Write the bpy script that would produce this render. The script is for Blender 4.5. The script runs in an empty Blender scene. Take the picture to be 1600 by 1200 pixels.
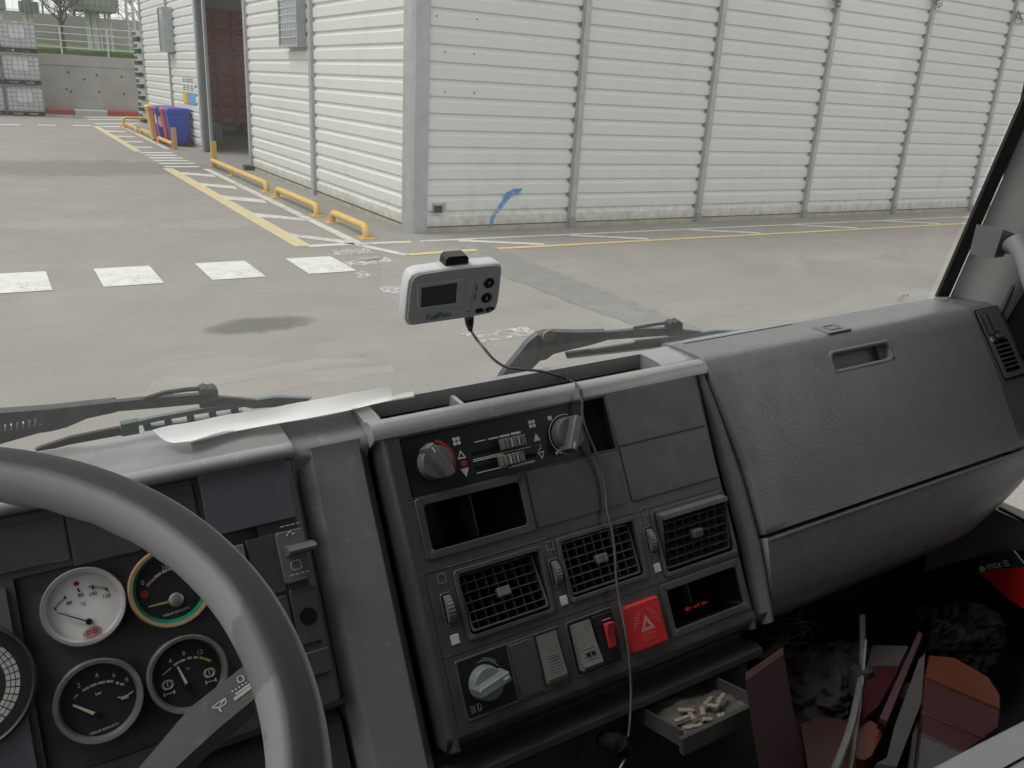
import bpy, bmesh, math, random
from mathutils import Vector, Matrix
R = math.radians
random.seed(7)
scene = bpy.context.scene
col = scene.collection

# ------------------------------------------------------------------ camera
F_PX = 1310.0                                   # focal length in pixels of a 1600 px wide picture
EYE = Vector((0, 0, 2.2))
def _orth(cols):                                # nearest rotation to three measured axes (Newton polar)
    m = Matrix(cols).transposed()
    for _ in range(30):
        m = (m + m.inverted().transposed()) * 0.5
    return m
# yard axes (X along the long wall, Y along the gable wall, Z up) seen in camera coordinates (right, down, forward)
AX = _orth([Vector((2267, -327, F_PX)).normalized(), Vector((-855, -505, F_PX)).normalized(), Vector((210, -3700, -F_PX)).normalized()])
AXT = AX.transposed()
def cam_dir(px, py): return AXT @ Vector(((px-800)/F_PX, (py-600)/F_PX, 1.0))
cr, cd, cf = AXT @ Vector((1,0,0)), AXT @ Vector((0,1,0)), AXT @ Vector((0,0,1))
cam_data = bpy.data.cameras.new('camera'); cam = bpy.data.objects.new('camera', cam_data); col.objects.link(cam)
rot = Matrix((cr, -cd, -cf)).transposed()
cam.matrix_world = Matrix.Translation(EYE) @ rot.to_4x4()
cam_data.sensor_width = 36; cam_data.sensor_fit = 'HORIZONTAL'; cam_data.lens = 36*F_PX/1600
cam_data.clip_start = 0.02; cam_data.clip_end = 2000
scene.camera = cam

# ------------------------------------------------------------------ world and sun (overcast)
SUN_EL, SUN_AZ = R(57), R(292)
w = bpy.data.worlds.new('World'); scene.world = w; w.use_nodes = True
nt = w.node_tree; nt.nodes.clear()
sky = nt.nodes.new('ShaderNodeTexSky'); sky.sky_type = 'NISHITA'; sky.sun_disc = False
sky.sun_elevation = SUN_EL; sky.sun_rotation = SUN_AZ; sky.air_density = 1.0; sky.dust_density = 4.0; sky.ozone_density = 1.0
hsv = nt.nodes.new('ShaderNodeHueSaturation'); hsv.inputs['Saturation'].default_value = 0.10
mixc = nt.nodes.new('ShaderNodeMix'); mixc.data_type = 'RGBA'; mixc.inputs['Factor'].default_value = 0.75
mixc.inputs['B'].default_value = (7.6, 7.75, 7.7, 1)
bg = nt.nodes.new('ShaderNodeBackground'); bg.inputs['Strength'].default_value = 0.105
wo = nt.nodes.new('ShaderNodeOutputWorld')
nt.links.new(sky.outputs[0], hsv.inputs['Color']); nt.links.new(hsv.outputs[0], mixc.inputs['A'])
nt.links.new(mixc.outputs['Result'], bg.inputs[0]); nt.links.new(bg.outputs[0], wo.inputs[0])
sd = bpy.data.lights.new('sun', 'SUN'); sd.energy = 1.15; sd.angle = R(24); sd.color = (1, .97, .92)
sun = bpy.data.objects.new('sun', sd); col.objects.link(sun)
sun_dir = Vector((math.sin(SUN_AZ)*math.cos(SUN_EL), math.cos(SUN_AZ)*math.cos(SUN_EL), math.sin(SUN_EL)))
sun.rotation_euler = sun_dir.to_track_quat('Z', 'Y').to_euler(); sun.location = (0, 0, 30)
scene.view_settings.view_transform = 'Standard'; scene.view_settings.look = 'None'
scene.view_settings.exposure = 0.70; scene.view_settings.gamma = 1
scene.render.engine = 'CYCLES'
scene.cycles.use_denoising = True
scene.cycles.max_bounces = 8; scene.cycles.diffuse_bounces = 4; scene.cycles.transparent_max_bounces = 12
scene.cycles.caustics_reflective = False; scene.cycles.caustics_refractive = False

# ------------------------------------------------------------------ frames
def frame(o, x, y, z):
    m = Matrix.Identity(4)
    for i, a in enumerate((x, y, z)):
        for k in range(3): m[k][i] = a[k]
    for k in range(3): m[k][3] = o[k]
    return m
WORLD = Matrix.Identity(4)
cx_ = Vector((2350, -435, F_PX)).normalized()                     # truck's lateral axis, camera coords
up_ = AX @ Vector((0, 0, 1))
cz_ = (up_ - up_.dot(cx_)*cx_).normalized()
cy_ = cz_.cross(cx_)
if cy_.z < 0: cy_ = -cy_
CX, CY, CZ = AXT @ cx_, AXT @ cy_, AXT @ cz_
if CX.cross(CY).dot(CZ) < 0: CY = CZ.cross(CX)
CAB = frame(EYE, CX, CY, CZ)                                      # X right, Y forward, Z up, origin at the driver's eye
d_ = Vector((4700, 18700, -F_PX)).normalized(); d_ = (d_ - d_.dot(cx_)*cx_).normalized()
FV = -(AXT @ d_)
FW = CX.cross(FV)
FO = EYE + cam_dir(842, 842)*1.1
FACE = frame(FO, CX, FV, FW)                                      # u right, v up the dash face, w towards the driver
FACEI = FACE.inverted(); CABI = CAB.inverted()

def on_plane(px, py, p0, n):
    r = cam_dir(px, py); t = (p0-EYE).dot(n)/r.dot(n); return EYE + r*t
def G(px, py, z=0.0):                                             # point of the ground seen at a pixel
    p = on_plane(px, py, Vector((0,0,z)), Vector((0,0,1))); return p
def FU(px, py, h=0.0):                                            # (u, v) on the dash face
    p = FACEI @ on_plane(px, py, FO + FW*h, FW); return (p.x, p.y)
WS_N = Vector((0, 1, .27)).normalized()
def WS(px, py, off=0.0):                                          # point on the windscreen plane, cab coordinates
    p0 = CAB @ Vector((0, .985+off, -.41)); n = (CAB.to_3x3() @ WS_N)
    return CABI @ on_plane(px, py, p0, n)
def CH(px, py, h):                                                # point at cab height h, cab coordinates
    return CABI @ on_plane(px, py, CAB @ Vector((0,0,h)), CZ)
def CYP(px, py, y): return CABI @ on_plane(px, py, CAB @ Vector((0,y,0)), CY)
def CXP(px, py, x): return CABI @ on_plane(px, py, CAB @ Vector((x,0,0)), CX)
def c2f(p): return FACEI @ (CAB @ Vector(p))

# ------------------------------------------------------------------ materials
def newmat(name):
    m = bpy.data.materials.new(name); m.use_nodes = True
    nt = m.node_tree; b = nt.nodes['Principled BSDF']; return m, nt, b
def mixrgb(nt, fac, a, b, blend='MIX'):
    n = nt.nodes.new('ShaderNodeMix'); n.data_type = 'RGBA'; n.blend_type = blend; n.clamp_factor = True
    for key, v in (('Factor', fac), ('A', a), ('B', b)):
        if hasattr(v, 'is_linked') or isinstance(v, bpy.types.NodeSocket): nt.links.new(v, n.inputs[key])
        else: n.inputs[key].default_value = v if key == 'Factor' else (tuple(v)+(1,))[:4]
    return n.outputs['Result']
def noise(nt, scale, detail=4, rough=.55, coord=None, dist=0.0, stretch=None):
    n = nt.nodes.new('ShaderNodeTexNoise'); n.inputs['Scale'].default_value = scale
    n.inputs['Detail'].default_value = detail; n.inputs['Roughness'].default_value = rough; n.inputs['Distortion'].default_value = dist
    if coord is None: coord = texco(nt)
    if stretch:
        mp = nt.nodes.new('ShaderNodeMapping'); mp.inputs['Scale'].default_value = stretch
        nt.links.new(coord, mp.inputs['Vector']); coord = mp.outputs[0]
    nt.links.new(coord, n.inputs['Vector']); return n.outputs['Fac']
def texco(nt, kind='Object'):
    for n in nt.nodes:
        if n.type == 'TEX_COORD': return n.outputs[kind]
    return nt.nodes.new('ShaderNodeTexCoord').outputs[kind]
def ramp(nt, fac, p0, p1, c0=(0,0,0), c1=(1,1,1)):
    n = nt.nodes.new('ShaderNodeValToRGB'); e = n.color_ramp.elements
    e[0].position = p0; e[1].position = p1; e[0].color = tuple(c0)+(1,); e[1].color = tuple(c1)+(1,)
    nt.links.new(fac, n.inputs[0]); return n.outputs[0]
def bump(nt, b, h, strength, dist=.001):
    n = nt.nodes.new('ShaderNodeBump'); n.inputs['Strength'].default_value = strength; n.inputs['Distance'].default_value = dist
    nt.links.new(h, n.inputs['Height']); nt.links.new(n.outputs[0], b.inputs['Normal'])
def mat(name, c, rough=.5, metal=0, dirt=None, dscale=8, damt=.5, bscale=None, bstr=.2, bdist=.001, spec=.5, detail=5, rvar=0, scuff=0, lens=0):
    m, nt, b = newmat(name)
    b.inputs['Roughness'].default_value = rough; b.inputs['Metallic'].default_value = metal
    b.inputs['Specular IOR Level'].default_value = spec
    if dirt is None: dirt = tuple(x*.75 for x in c)
    f = ramp(nt, noise(nt, dscale, detail, .6), .5-damt*.4, .5+.35)
    cc = mixrgb(nt, f, c, dirt)
    if scuff:                                                     # fine dust specks, scratches and greasy patches
        s1 = ramp(nt, noise(nt, 55, 8, .75, None, .5), .56, .70, (0,0,0), (scuff,)*3)
        s2 = ramp(nt, noise(nt, 26, 6, .7, None, 1.5, (1, 7, 1)), .60, .70, (0,0,0), (scuff*.8,)*3)
        cc = mixrgb(nt, s1, cc, tuple(x*1.9+.015 for x in c)); cc = mixrgb(nt, s2, cc, tuple(x*1.7+.012 for x in c))
    nt.links.new(cc, b.inputs['Base Color'])
    if lens:
        wv = nt.nodes.new('ShaderNodeTexWave'); wv.inputs['Scale'].default_value = lens; nt.links.new(texco(nt), wv.inputs['Vector']); bump(nt, b, wv.outputs['Fac'], .22, .001)
    if rvar:
        mr = nt.nodes.new('ShaderNodeMapRange'); mr.inputs['To Min'].default_value = rough-rvar; mr.inputs['To Max'].default_value = rough+rvar
        nt.links.new(noise(nt, dscale*1.7, 5, .6), mr.inputs['Value']); nt.links.new(mr.outputs[0], b.inputs['Roughness'])
    if bscale: bump(nt, b, noise(nt, bscale, 3, .5), bstr, bdist)
    return m

M = {}
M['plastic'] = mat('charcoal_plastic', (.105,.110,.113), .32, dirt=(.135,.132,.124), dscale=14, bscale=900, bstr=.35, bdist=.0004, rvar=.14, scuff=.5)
M['plastic_top'] = mat('skylit_charcoal_plastic', (.25,.258,.256), .22, dirt=(.32,.312,.292), dscale=9, bscale=900, bstr=.2, bdist=.0002, rvar=.08, scuff=.3, spec=.9)  # dusty dash tops, with sky light on them put into the paler colour
M['handle'] = mat('grey_handle', (.15,.154,.148), .5, dirt=(.12,.123,.118), dscale=20)
M['column'] = mat('column_plastic', (.19,.198,.214), .34, dirt=(.215,.215,.224), dscale=10, bscale=900, bstr=.35, bdist=.0004, rvar=.12, scuff=.5)
M['cover'] = mat('blue_black_cover', (.082,.086,.100), .42, dirt=(.10,.10,.11), dscale=20, bscale=900, bstr=.3, bdist=.0003, rvar=.1, scuff=.4)
M['console'] = mat('console_plastic', (.048,.048,.048), .36, dirt=(.070,.065,.059), dscale=18, bscale=1200, bstr=.25, bdist=.0003, rvar=.14, scuff=.55)
M['blackp'] = mat('black_plastic', (.010,.0105,.013), .35, dirt=(.016,.015,.015), dscale=25, spec=.35)
M['blackm'] = mat('matt_black', (.008,.008,.009), .9, dirt=(.012,.011,.011), spec=.1)
M['cluster'] = mat('cluster_plastic', (.052,.050,.055), .40, dirt=(.070,.065,.060), dscale=22, bscale=900, bstr=.3, bdist=.0003, rvar=.12, scuff=.5)
M['knob'] = mat('grey_knob', (.13,.134,.134), .36, dirt=(.095,.095,.09), dscale=60)
M['knob2'] = mat('pale_grey_knob', (.17,.20,.205), .4, dirt=(.11,.12,.12), dscale=60)
M['rocker'] = mat('grey_rocker', (.15,.145,.135), .5, dirt=(.10,.095,.085), dscale=50)
M['whitemark'] = mat('white_print', (.55,.55,.52), .6, dirt=(.35,.34,.32), dscale=80)
M['dimmark'] = mat('worn_grey_print', (.22,.22,.21), .6, dirt=(.10,.10,.095), dscale=120)
M['redmark'] = mat('red_print', (.35,.02,.02), .5, dirt=(.2,.01,.01), dscale=80)
M['red'] = mat('red_switch_plastic', (.55,.018,.02), .35, dirt=(.38,.012,.012), dscale=40)
M['pinkred'] = mat('pale_red_plastic', (.6,.05,.07), .35, dirt=(.45,.03,.05), dscale=60)
M['chrome'] = mat('chrome', (.92,.93,.94), .32, metal=.85, dirt=(.72,.72,.72), dscale=30)
M['dullmetal'] = mat('dull_metal', (.36,.35,.33), .42, metal=.7, dirt=(.22,.2,.18), dscale=40)
M['brass'] = mat('brass_ring', (.50,.36,.20), .4, metal=.35, dirt=(.38,.27,.14), dscale=40)
M['greenring'] = mat('green_translucent_ring', (.008,.26,.14), .3, dirt=(.004,.09,.05), dscale=60)
M['dialwhite'] = mat('dial_white', (.86,.85,.82), .5, dirt=(.74,.72,.68), dscale=40)
M['dialblack'] = mat('dial_black', (.012,.014,.018), .5, dirt=(.018,.018,.022), dscale=40)
M['needle'] = mat('cream_needle', (.62,.58,.42), .5, dirt=(.5,.45,.3), dscale=90)
M['needle2'] = mat('olive_needle', (.35,.34,.12), .5)
M['yellowmark'] = mat('yellow_print', (.5,.38,.08), .6, dirt=(.35,.25,.05), dscale=80)
M['tollwhite'] = mat('device_white', (.68,.68,.69), .38, dirt=(.60,.60,.60), dscale=60)
M['tollgrey'] = mat('device_grey', (.46,.46,.47), .42, dirt=(.40,.40,.41), dscale=60)
M['lcd'] = mat('lcd_glass', (.055,.068,.068), .3, dirt=(.065,.08,.076), dscale=10)
M['blue'] = mat('blue_print', (.02,.05,.25), .5)
M['teal'] = mat('teal_print', (.02,.25,.20), .5)
M['cable'] = mat('grey_cable', (.05,.05,.052), .4)
M['paper'] = mat('white_paper', (.80,.80,.78), .8, dirt=(.72,.71,.67), dscale=12, bscale=30, bstr=.5, bdist=.002)
M['wiper'] = mat('wiper_paint', (.025,.031,.036), .45, dirt=(.085,.10,.105), dscale=45, bscale=200, bstr=.3, scuff=.6)
M['bladegrey'] = mat('blade_bluegrey', (.12,.16,.19), .45, dirt=(.18,.22,.24), dscale=30)
M['rubber'] = mat('rubber', (.02,.02,.021), .65, dirt=(.035,.034,.033), dscale=30)
M['rust'] = mat('rust', (.30,.12,.06), .8, dirt=(.45,.40,.36), dscale=120)
M['trim'] = mat('pillar_trim', (.40,.41,.388), .6, dirt=(.34,.35,.33), dscale=8, bscale=700, bstr=.3, bdist=.0004)
M['darkcloth'] = mat('dark_lining', (.008,.008,.009), .95, dirt=(.012,.011,.011), dscale=12, bscale=200, bstr=.4, spec=.1)
M['rooflining'] = mat('roof_lining', (.10,.10,.095), .9, bscale=300, bstr=.4)
M['doortrim'] = mat('door_trim', (.20,.19,.18), .7, dirt=(.12,.11,.10), dscale=14, bscale=400, bstr=.3)
M['seat'] = mat('seat_vinyl', (.29,.29,.30), .5, dirt=(.23,.23,.235), dscale=18, bscale=600, bstr=.3, bdist=.0005)
M['orange'] = mat('orange_lens', (.085,.019,.004), .3, dirt=(.06,.014,.004), dscale=20, lens=60)
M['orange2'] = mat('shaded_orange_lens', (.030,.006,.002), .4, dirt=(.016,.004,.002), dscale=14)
M['redlens'] = mat('red_lens', (.042,.009,.012), .3, dirt=(.03,.007,.009), dscale=18, lens=60)
M['clearlens'] = mat('clear_lens', (.05,.047,.043), .35, dirt=(.04,.037,.034), dscale=18, lens=90)
M['maroon'] = mat('worn_maroon_board', (.052,.018,.017), .7, dirt=(.035,.013,.012), dscale=25, bscale=120, bstr=.4)
M['bagred'] = mat('red_package', (.50,.012,.015), .3, dirt=(.42,.01,.012), dscale=10)
M['bagblack'] = mat('black_package_header', (.035,.037,.04), .35)
M['ash'] = mat('ash_dust', (.10,.09,.078), .9, dirt=(.045,.04,.037), dscale=90, bscale=200, bstr=.6)
M['filter'] = mat('stained_filter', (.24,.19,.13), .85, dirt=(.20,.16,.11), dscale=80)
M['burnt'] = mat('burnt_tip', (.03,.028,.026), .95)
M['butt'] = mat('cigarette_paper', (.25,.23,.19), .85, dirt=(.12,.10,.08), dscale=60)

# leather-grain padding of the glovebox
m, nt, b = newmat('grained_padding'); M['leather'] = m
tc = texco(nt)
nv = noise(nt, 60, 3, .6, tc, stretch=(1,1,1))
vo = nt.nodes.new('ShaderNodeTexVoronoi'); vo.feature = 'DISTANCE_TO_EDGE'; vo.inputs['Scale'].default_value = 260
mp = nt.nodes.new('ShaderNodeMapping'); mp.inputs['Scale'].default_value = (1, .55, 1); mp.inputs['Rotation'].default_value = (0,0,.5)
nm = nt.nodes.new('ShaderNodeTexNoise'); nm.inputs['Scale'].default_value = 22; nm.inputs['Detail'].default_value = 4
nt.links.new(tc, nm.inputs['Vector'])
addv = nt.nodes.new('ShaderNodeVectorMath'); addv.operation = 'MULTIPLY_ADD'; addv.inputs[1].default_value = (.05,.05,.05)
nt.links.new(nm.outputs['Color'], addv.inputs[0]); nt.links.new(tc, addv.inputs[2]); nt.links.new(addv.outputs[0], mp.inputs['Vector'])
nt.links.new(mp.outputs[0], vo.inputs['Vector'])
vr = ramp(nt, vo.outputs['Distance'], 0, .22)
mm = nt.nodes.new('ShaderNodeMath'); mm.operation = 'MULTIPLY'; nt.links.new(vr, mm.inputs[0]); nt.links.new(ramp(nt, noise(nt, 9, 3, .6, tc), .3, .7, (.25,)*3, (1,)*3), mm.inputs[1])
bump(nt, b, mm.outputs[0], .42, .0008)
nt.links.new(mixrgb(nt, ramp(nt, noise(nt, 5, 6, .65, tc), .35, .75), (.150,.156,.160), (.185,.182,.173)), b.inputs['Base Color'])
b.inputs['Roughness'].default_value = .36; b.inputs['Specular IOR Level'].default_value = .7

# steering wheel foam with worn shiny patches
m, nt, b = newmat('wheel_foam'); M['wheel'] = m
worn = ramp(nt, noise(nt, 8, 7, .65, None, .6), .60, .62)
sx = nt.nodes.new('ShaderNodeSeparateXYZ'); nt.links.new(texco(nt), sx.inputs[0])
def mth(op, a, b_=None):
    n = nt.nodes.new('ShaderNodeMath'); n.operation = op
    for k, v in enumerate((a, b_)):
        if v is None: continue
        if isinstance(v, (int, float)): n.inputs[k].default_value = v
        else: nt.links.new(v, n.inputs[k])
    return n.outputs[0]
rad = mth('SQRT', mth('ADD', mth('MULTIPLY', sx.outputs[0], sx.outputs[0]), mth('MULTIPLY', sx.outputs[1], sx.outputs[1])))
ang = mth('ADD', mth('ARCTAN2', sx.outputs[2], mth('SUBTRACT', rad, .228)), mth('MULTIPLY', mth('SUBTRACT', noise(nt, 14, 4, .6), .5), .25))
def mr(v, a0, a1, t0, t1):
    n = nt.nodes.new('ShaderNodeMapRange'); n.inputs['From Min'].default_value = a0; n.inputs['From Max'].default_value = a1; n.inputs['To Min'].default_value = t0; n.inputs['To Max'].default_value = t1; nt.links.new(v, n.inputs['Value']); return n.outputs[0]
band = mth('MULTIPLY', mr(ang, R(34), R(52), 0, 1), mr(ang, R(100), R(118), 1, 0))  # dark band on the crest: rim shading painted into the colour
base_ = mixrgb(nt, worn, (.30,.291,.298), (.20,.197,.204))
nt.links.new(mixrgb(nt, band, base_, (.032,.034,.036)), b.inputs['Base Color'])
b.inputs['Roughness'].default_value = .62; bump(nt, b, noise(nt, 700, 3, .5), .3, .0004)

m, nt, b = newmat('wheel_foam_dark'); M['wheel2'] = m
nt.links.new(mixrgb(nt, ramp(nt, noise(nt, 30, 5, .6), .4, .7), (.085,.090,.094), (.13,.134,.134)), b.inputs['Base Color'])
b.inputs['Roughness'].default_value = .42; bump(nt, b, noise(nt, 700, 3, .5), .3, .0004)
m = bpy.data.materials.new('thin_paper'); m.use_nodes = True; M['paper'] = m; nt = m.node_tree; b = nt.nodes['Principled BSDF']
b.inputs['Base Color'].default_value = (.90,.90,.885,1); b.inputs['Roughness'].default_value = .8
tl = nt.nodes.new('ShaderNodeBsdfTranslucent'); tl.inputs[0].default_value = (.95,.95,.92,1); mx = nt.nodes.new('ShaderNodeMixShader'); mx.inputs[0].default_value = .15
nt.links.new(b.outputs[0], mx.inputs[1]); nt.links.new(tl.outputs[0], mx.inputs[2]); nt.links.new(mx.outputs[0], nt.nodes['Material Output'].inputs[0])
bump(nt, b, noise(nt, 25, 4, .5), .5, .003)

# windscreen: clear laminated glass with a film of road dust
m = bpy.data.materials.new('windscreen_glass'); m.use_nodes = True; M['glass'] = m
nt = m.node_tree; nt.nodes.clear()
out = nt.nodes.new('ShaderNodeOutputMaterial'); tr = nt.nodes.new('ShaderNodeBsdfTransparent'); tr.inputs[0].default_value = (.925,.94,.93,1)
gl = nt.nodes.new('ShaderNodeBsdfGlossy'); gl.inputs['Roughness'].default_value = .015
fr = nt.nodes.new('ShaderNodeFresnel'); fr.inputs[0].default_value = 1.62
df = nt.nodes.new('ShaderNodeBsdfDiffuse'); df.inputs[0].default_value = (.62,.62,.58,1)
tl = nt.nodes.new('ShaderNodeBsdfTranslucent'); tl.inputs[0].default_value = (.62,.62,.58,1)
md = nt.nodes.new('ShaderNodeMixShader'); md.inputs[0].default_value = .6
m1 = nt.nodes.new('ShaderNodeMixShader'); m2 = nt.nodes.new('ShaderNodeMixShader')
gx = nt.nodes.new('ShaderNodeVectorMath'); gx.operation = 'DISTANCE'; nt.links.new(texco(nt), gx.inputs[0]); gx.inputs[1].default_value = (-.2,.8,.9)
gw = nt.nodes.new('ShaderNodeMath'); gw.operation = 'MULTIPLY'; gw.inputs[1].default_value = 26; nt.links.new(gx.outputs['Value'], gw.inputs[0])
cmb = nt.nodes.new('ShaderNodeCombineXYZ'); nt.links.new(gw.outputs[0], cmb.inputs[0])
arcs = noise(nt, 1.0, 5, .6, cmb.outputs[0]); pat = noise(nt, 5, 6, .65)
am = nt.nodes.new('ShaderNodeMath'); am.operation = 'MULTIPLY_ADD'; am.inputs[1].default_value = .45; nt.links.new(arcs, am.inputs[0]); nt.links.new(pat, am.inputs[2])
dn = ramp(nt, am.outputs[0], .50, 1.0, (.045,)*3, (.115,)*3)
nt.links.new(df.outputs[0], md.inputs[1]); nt.links.new(tl.outputs[0], md.inputs[2])
nt.links.new(fr.outputs[0], m1.inputs[0]); nt.links.new(tr.outputs[0], m1.inputs[1]); nt.links.new(gl.outputs[0], m1.inputs[2])
nt.links.new(dn, m2.inputs[0]); nt.links.new(m1.outputs[0], m2.inputs[1]); nt.links.new(md.outputs[0], m2.inputs[2])
nt.links.new(m2.outputs[0], out.inputs[0])

# ------------------------------------------------------------------ mesh builder
_textcache = {}
def text_mesh(s, size, align='CENTER'):
    key = (s, align)
    if key not in _textcache:
        cu = bpy.data.curves.new('t', 'FONT'); cu.body = s; cu.align_x = align; cu.align_y = 'CENTER'; cu.size = 1; cu.resolution_u = 2; cu.offset = .012
        ob = bpy.data.objects.new('t', cu); col.objects.link(ob); bpy.context.view_layer.update()
        me = ob.evaluated_get(bpy.context.evaluated_depsgraph_get()).to_mesh()
        _textcache[key] = ([v.co.copy() for v in me.vertices], [list(p.vertices) for p in me.polygons])
        ob.evaluated_get(bpy.context.evaluated_depsgraph_get()).to_mesh_clear()
        bpy.data.objects.remove(ob); bpy.data.curves.remove(cu)
    vs, fs = _textcache[key]
    return [v*size for v in vs], fs

class MB:
    def __init__(s, fr=WORLD): s.v = []; s.f = []; s.fr = fr; s.mi = []; s.cur = 0
    def add(s, vs, fs, fr=None):
        fr = s.fr if fr is None else fr; o = len(s.v)
        s.v += [fr @ Vector(v) for v in vs]; s.f += [[i+o for i in f] for f in fs]; s.mi += [s.cur]*len(fs); return s
    def quad(s, a, b, c, d, fr=None): return s.add([a,b,c,d], [[0,1,2,3]], fr)
    def box(s, x0, x1, y0, y1, z0, z1, fr=None):
        return s.add([(x0,y0,z0),(x1,y0,z0),(x1,y1,z0),(x0,y1,z0),(x0,y0,z1),(x1,y0,z1),(x1,y1,z1),(x0,y1,z1)],
                     [[0,3,2,1],[4,5,6,7],[0,1,5,4],[1,2,6,5],[2,3,7,6],[3,0,4,7]], fr)
    def loops(s, ls, closed=True, cap0=True, cap1=True, fr=None):
        n = len(ls[0]); vs = [p for l in ls for p in l]; fs = []
        for k in range(len(ls)-1):
            for i in range(n if closed else n-1):
                j = (i+1) % n; fs.append([k*n+i, k*n+j, (k+1)*n+j, (k+1)*n+i])
        if cap0: fs.append(list(range(n))[::-1])
        if cap1: fs.append([(len(ls)-1)*n+i for i in range(n)])
        return s.add(vs, fs, fr)
    def plate(s, u0, u1, v0, v1, w0, w1, r=.004, b=.001, fr=None, seg=4):          # rounded rectangle slab, chamfered front
        def rr(ins):
            q = max(r-ins, .0003); o = []
            for cxx, cyy, a0 in ((u1-ins-q, v1-ins-q, 0), (u0+ins+q, v1-ins-q, 90), (u0+ins+q, v0+ins+q, 180), (u1-ins-q, v0+ins+q, 270)):
                for k in range(seg+1):
                    a = R(a0+90*k/seg); o.append((cxx+q*math.cos(a), cyy+q*math.sin(a)))
            return o
        A, B = rr(0), rr(b)
        return s.loops([[(x,y,w0) for x,y in A], [(x,y,w1-b) for x,y in A], [(x,y,w1) for x,y in B]], fr=fr)
    def ring(s, u0, u1, v0, v1, t, w0, w1, r=.004, b=.0008, fr=None, seg=5):        # rounded rectangular frame
        def rr(ins, rad):
            o = []
            for cxx, cyy, a0 in ((u1-ins-rad, v1-ins-rad, 0), (u0+ins+rad, v1-ins-rad, 90), (u0+ins+rad, v0+ins+rad, 180), (u1-ins-rad, v0+ins+rad, 270)):
                for k in range(seg+1):
                    a = R(a0+90*k/seg); o.append((cxx+rad*math.cos(a), cyy+rad*math.sin(a)))
            return o
        A, B, C, D = rr(0, r), rr(b, r-b*.5), rr(t-b, r), rr(t, r)
        return s.loops([[(x,y,w0) for x,y in A], [(x,y,w1-b) for x,y in A], [(x,y,w1) for x,y in B], [(x,y,w1) for x,y in C], [(x,y,w1-b) for x,y in D], [(x,y,w0) for x,y in D]], cap0=False, cap1=False, fr=fr)
    def prism(s, pts, z0, z1, fr=None):
        return s.loops([[(x,y,z0) for x,y in pts], [(x,y,z1) for x,y in pts]], fr=fr)
    def extr(s, prof, us, fr=None, caps=True, closed=True):                          # profile (v,w) swept along u
        return s.loops([[(u if not callable(u) else u(v), v, w_) for v, w_ in prof] for u in us], closed=closed, cap0=caps, cap1=caps, fr=fr)
    def lathe(s, prof, n=32, fr=None, c=(0,0), cap0=True, cap1=True):                 # profile (r, z) about local z
        return s.loops([[(c[0]+r*math.cos(2*math.pi*i/n), c[1]+r*math.sin(2*math.pi*i/n), z) for i in range(n)] for r, z in prof], cap0=cap0, cap1=cap1, fr=fr)
    def tube(s, pts, r, n=10, closed=False, caps=True, fr=None, flat=1.0):
        pts = [Vector(p) for p in pts]; m = len(pts); ls = []; up = None
        for i, p in enumerate(pts):
            a = pts[i-1] if (i or closed) else p; b = pts[(i+1) % m] if (i < m-1 or closed) else p
            t = (b-a).normalized()
            if up is None:
                up = Vector((0,0,1)) if abs(t.z) < .9 else Vector((0,1,0))
            up = (up - up.dot(t)*t).normalized(); sd_ = t.cross(up)
            rr = r[i] if isinstance(r, (list, tuple)) else r
            ls.append([p + sd_*math.cos(2*math.pi*k/n)*rr + up*math.sin(2*math.pi*k/n)*rr*flat for k in range(n)])
        if closed: ls.append(ls[0])
        return s.loops(ls, cap0=caps and not closed, cap1=caps and not closed, fr=fr)
    def bar(s, a, b, wd, th, n, fr=None):                                            # rectangular bar a->b, n = width direction
        a, b, n = Vector(a), Vector(b), Vector(n); t = (b-a).normalized(); n = (n-n.dot(t)*t).normalized(); q = t.cross(n)
        o = [n*wd/2+q*th/2, -n*wd/2+q*th/2, -n*wd/2-q*th/2, n*wd/2-q*th/2]
        return s.loops([[a+x for x in o], [b+x for x in o]], fr=fr)
    def text(s, st, x, y, z, size, rot=0, fr=None, align='CENTER', shear=0):
        vs, fs = text_mesh(st, size, align); c, sn = math.cos(rot), math.sin(rot)
        vs = [Vector((v.x+v.y*shear, v.y, 0)) for v in vs]
        return s.add([(x+v.x*c-v.y*sn, y+v.x*sn+v.y*c, z) for v in vs], fs, fr)
    def poly(s, pts, fr=None): return s.add(pts, [list(range(len(pts)))], fr)
    def grid(s, fn, us, vs, skip=None, fr=None):
        P = [[fn(a, b) for b in vs] for a in us]; n = len(vs)
        fs = [[i*n+j, (i+1)*n+j, (i+1)*n+j+1, i*n+j+1] for i in range(len(us)-1) for j in range(n-1) if not (skip and skip((us[i]+us[i+1])/2, (vs[j]+vs[j+1])/2))]
        return s.add([p for r_ in P for p in r_], fs, fr)
    def build(s, name, mats, parent=None, smooth=38, origin=None, recalc=True, weld=False):
        me = bpy.data.meshes.new(name)
        if parent is not None: inv = parent_world(parent).inverted()
        else:
            if origin is None:
                xs = [v.x for v in s.v]; ys = [v.y for v in s.v]; zs = [v.z for v in s.v]
                origin = Matrix.Translation(((min(xs)+max(xs))/2, (min(ys)+max(ys))/2, min(zs)))
            inv = origin.inverted()
        me.from_pydata([inv @ v for v in s.v], [], s.f)
        if not isinstance(mats, (list, tuple)): mats = [mats]
        for m_ in mats: me.materials.append(M[m_] if isinstance(m_, str) else m_)
        me.polygons.foreach_set('material_index', s.mi)
        bm = bmesh.new(); bm.from_mesh(me)
        if weld: bmesh.ops.remove_doubles(bm, verts=bm.verts, dist=1e-5)
        if recalc: bmesh.ops.recalc_face_normals(bm, faces=bm.faces)
        bm.to_mesh(me); bm.free()
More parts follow.
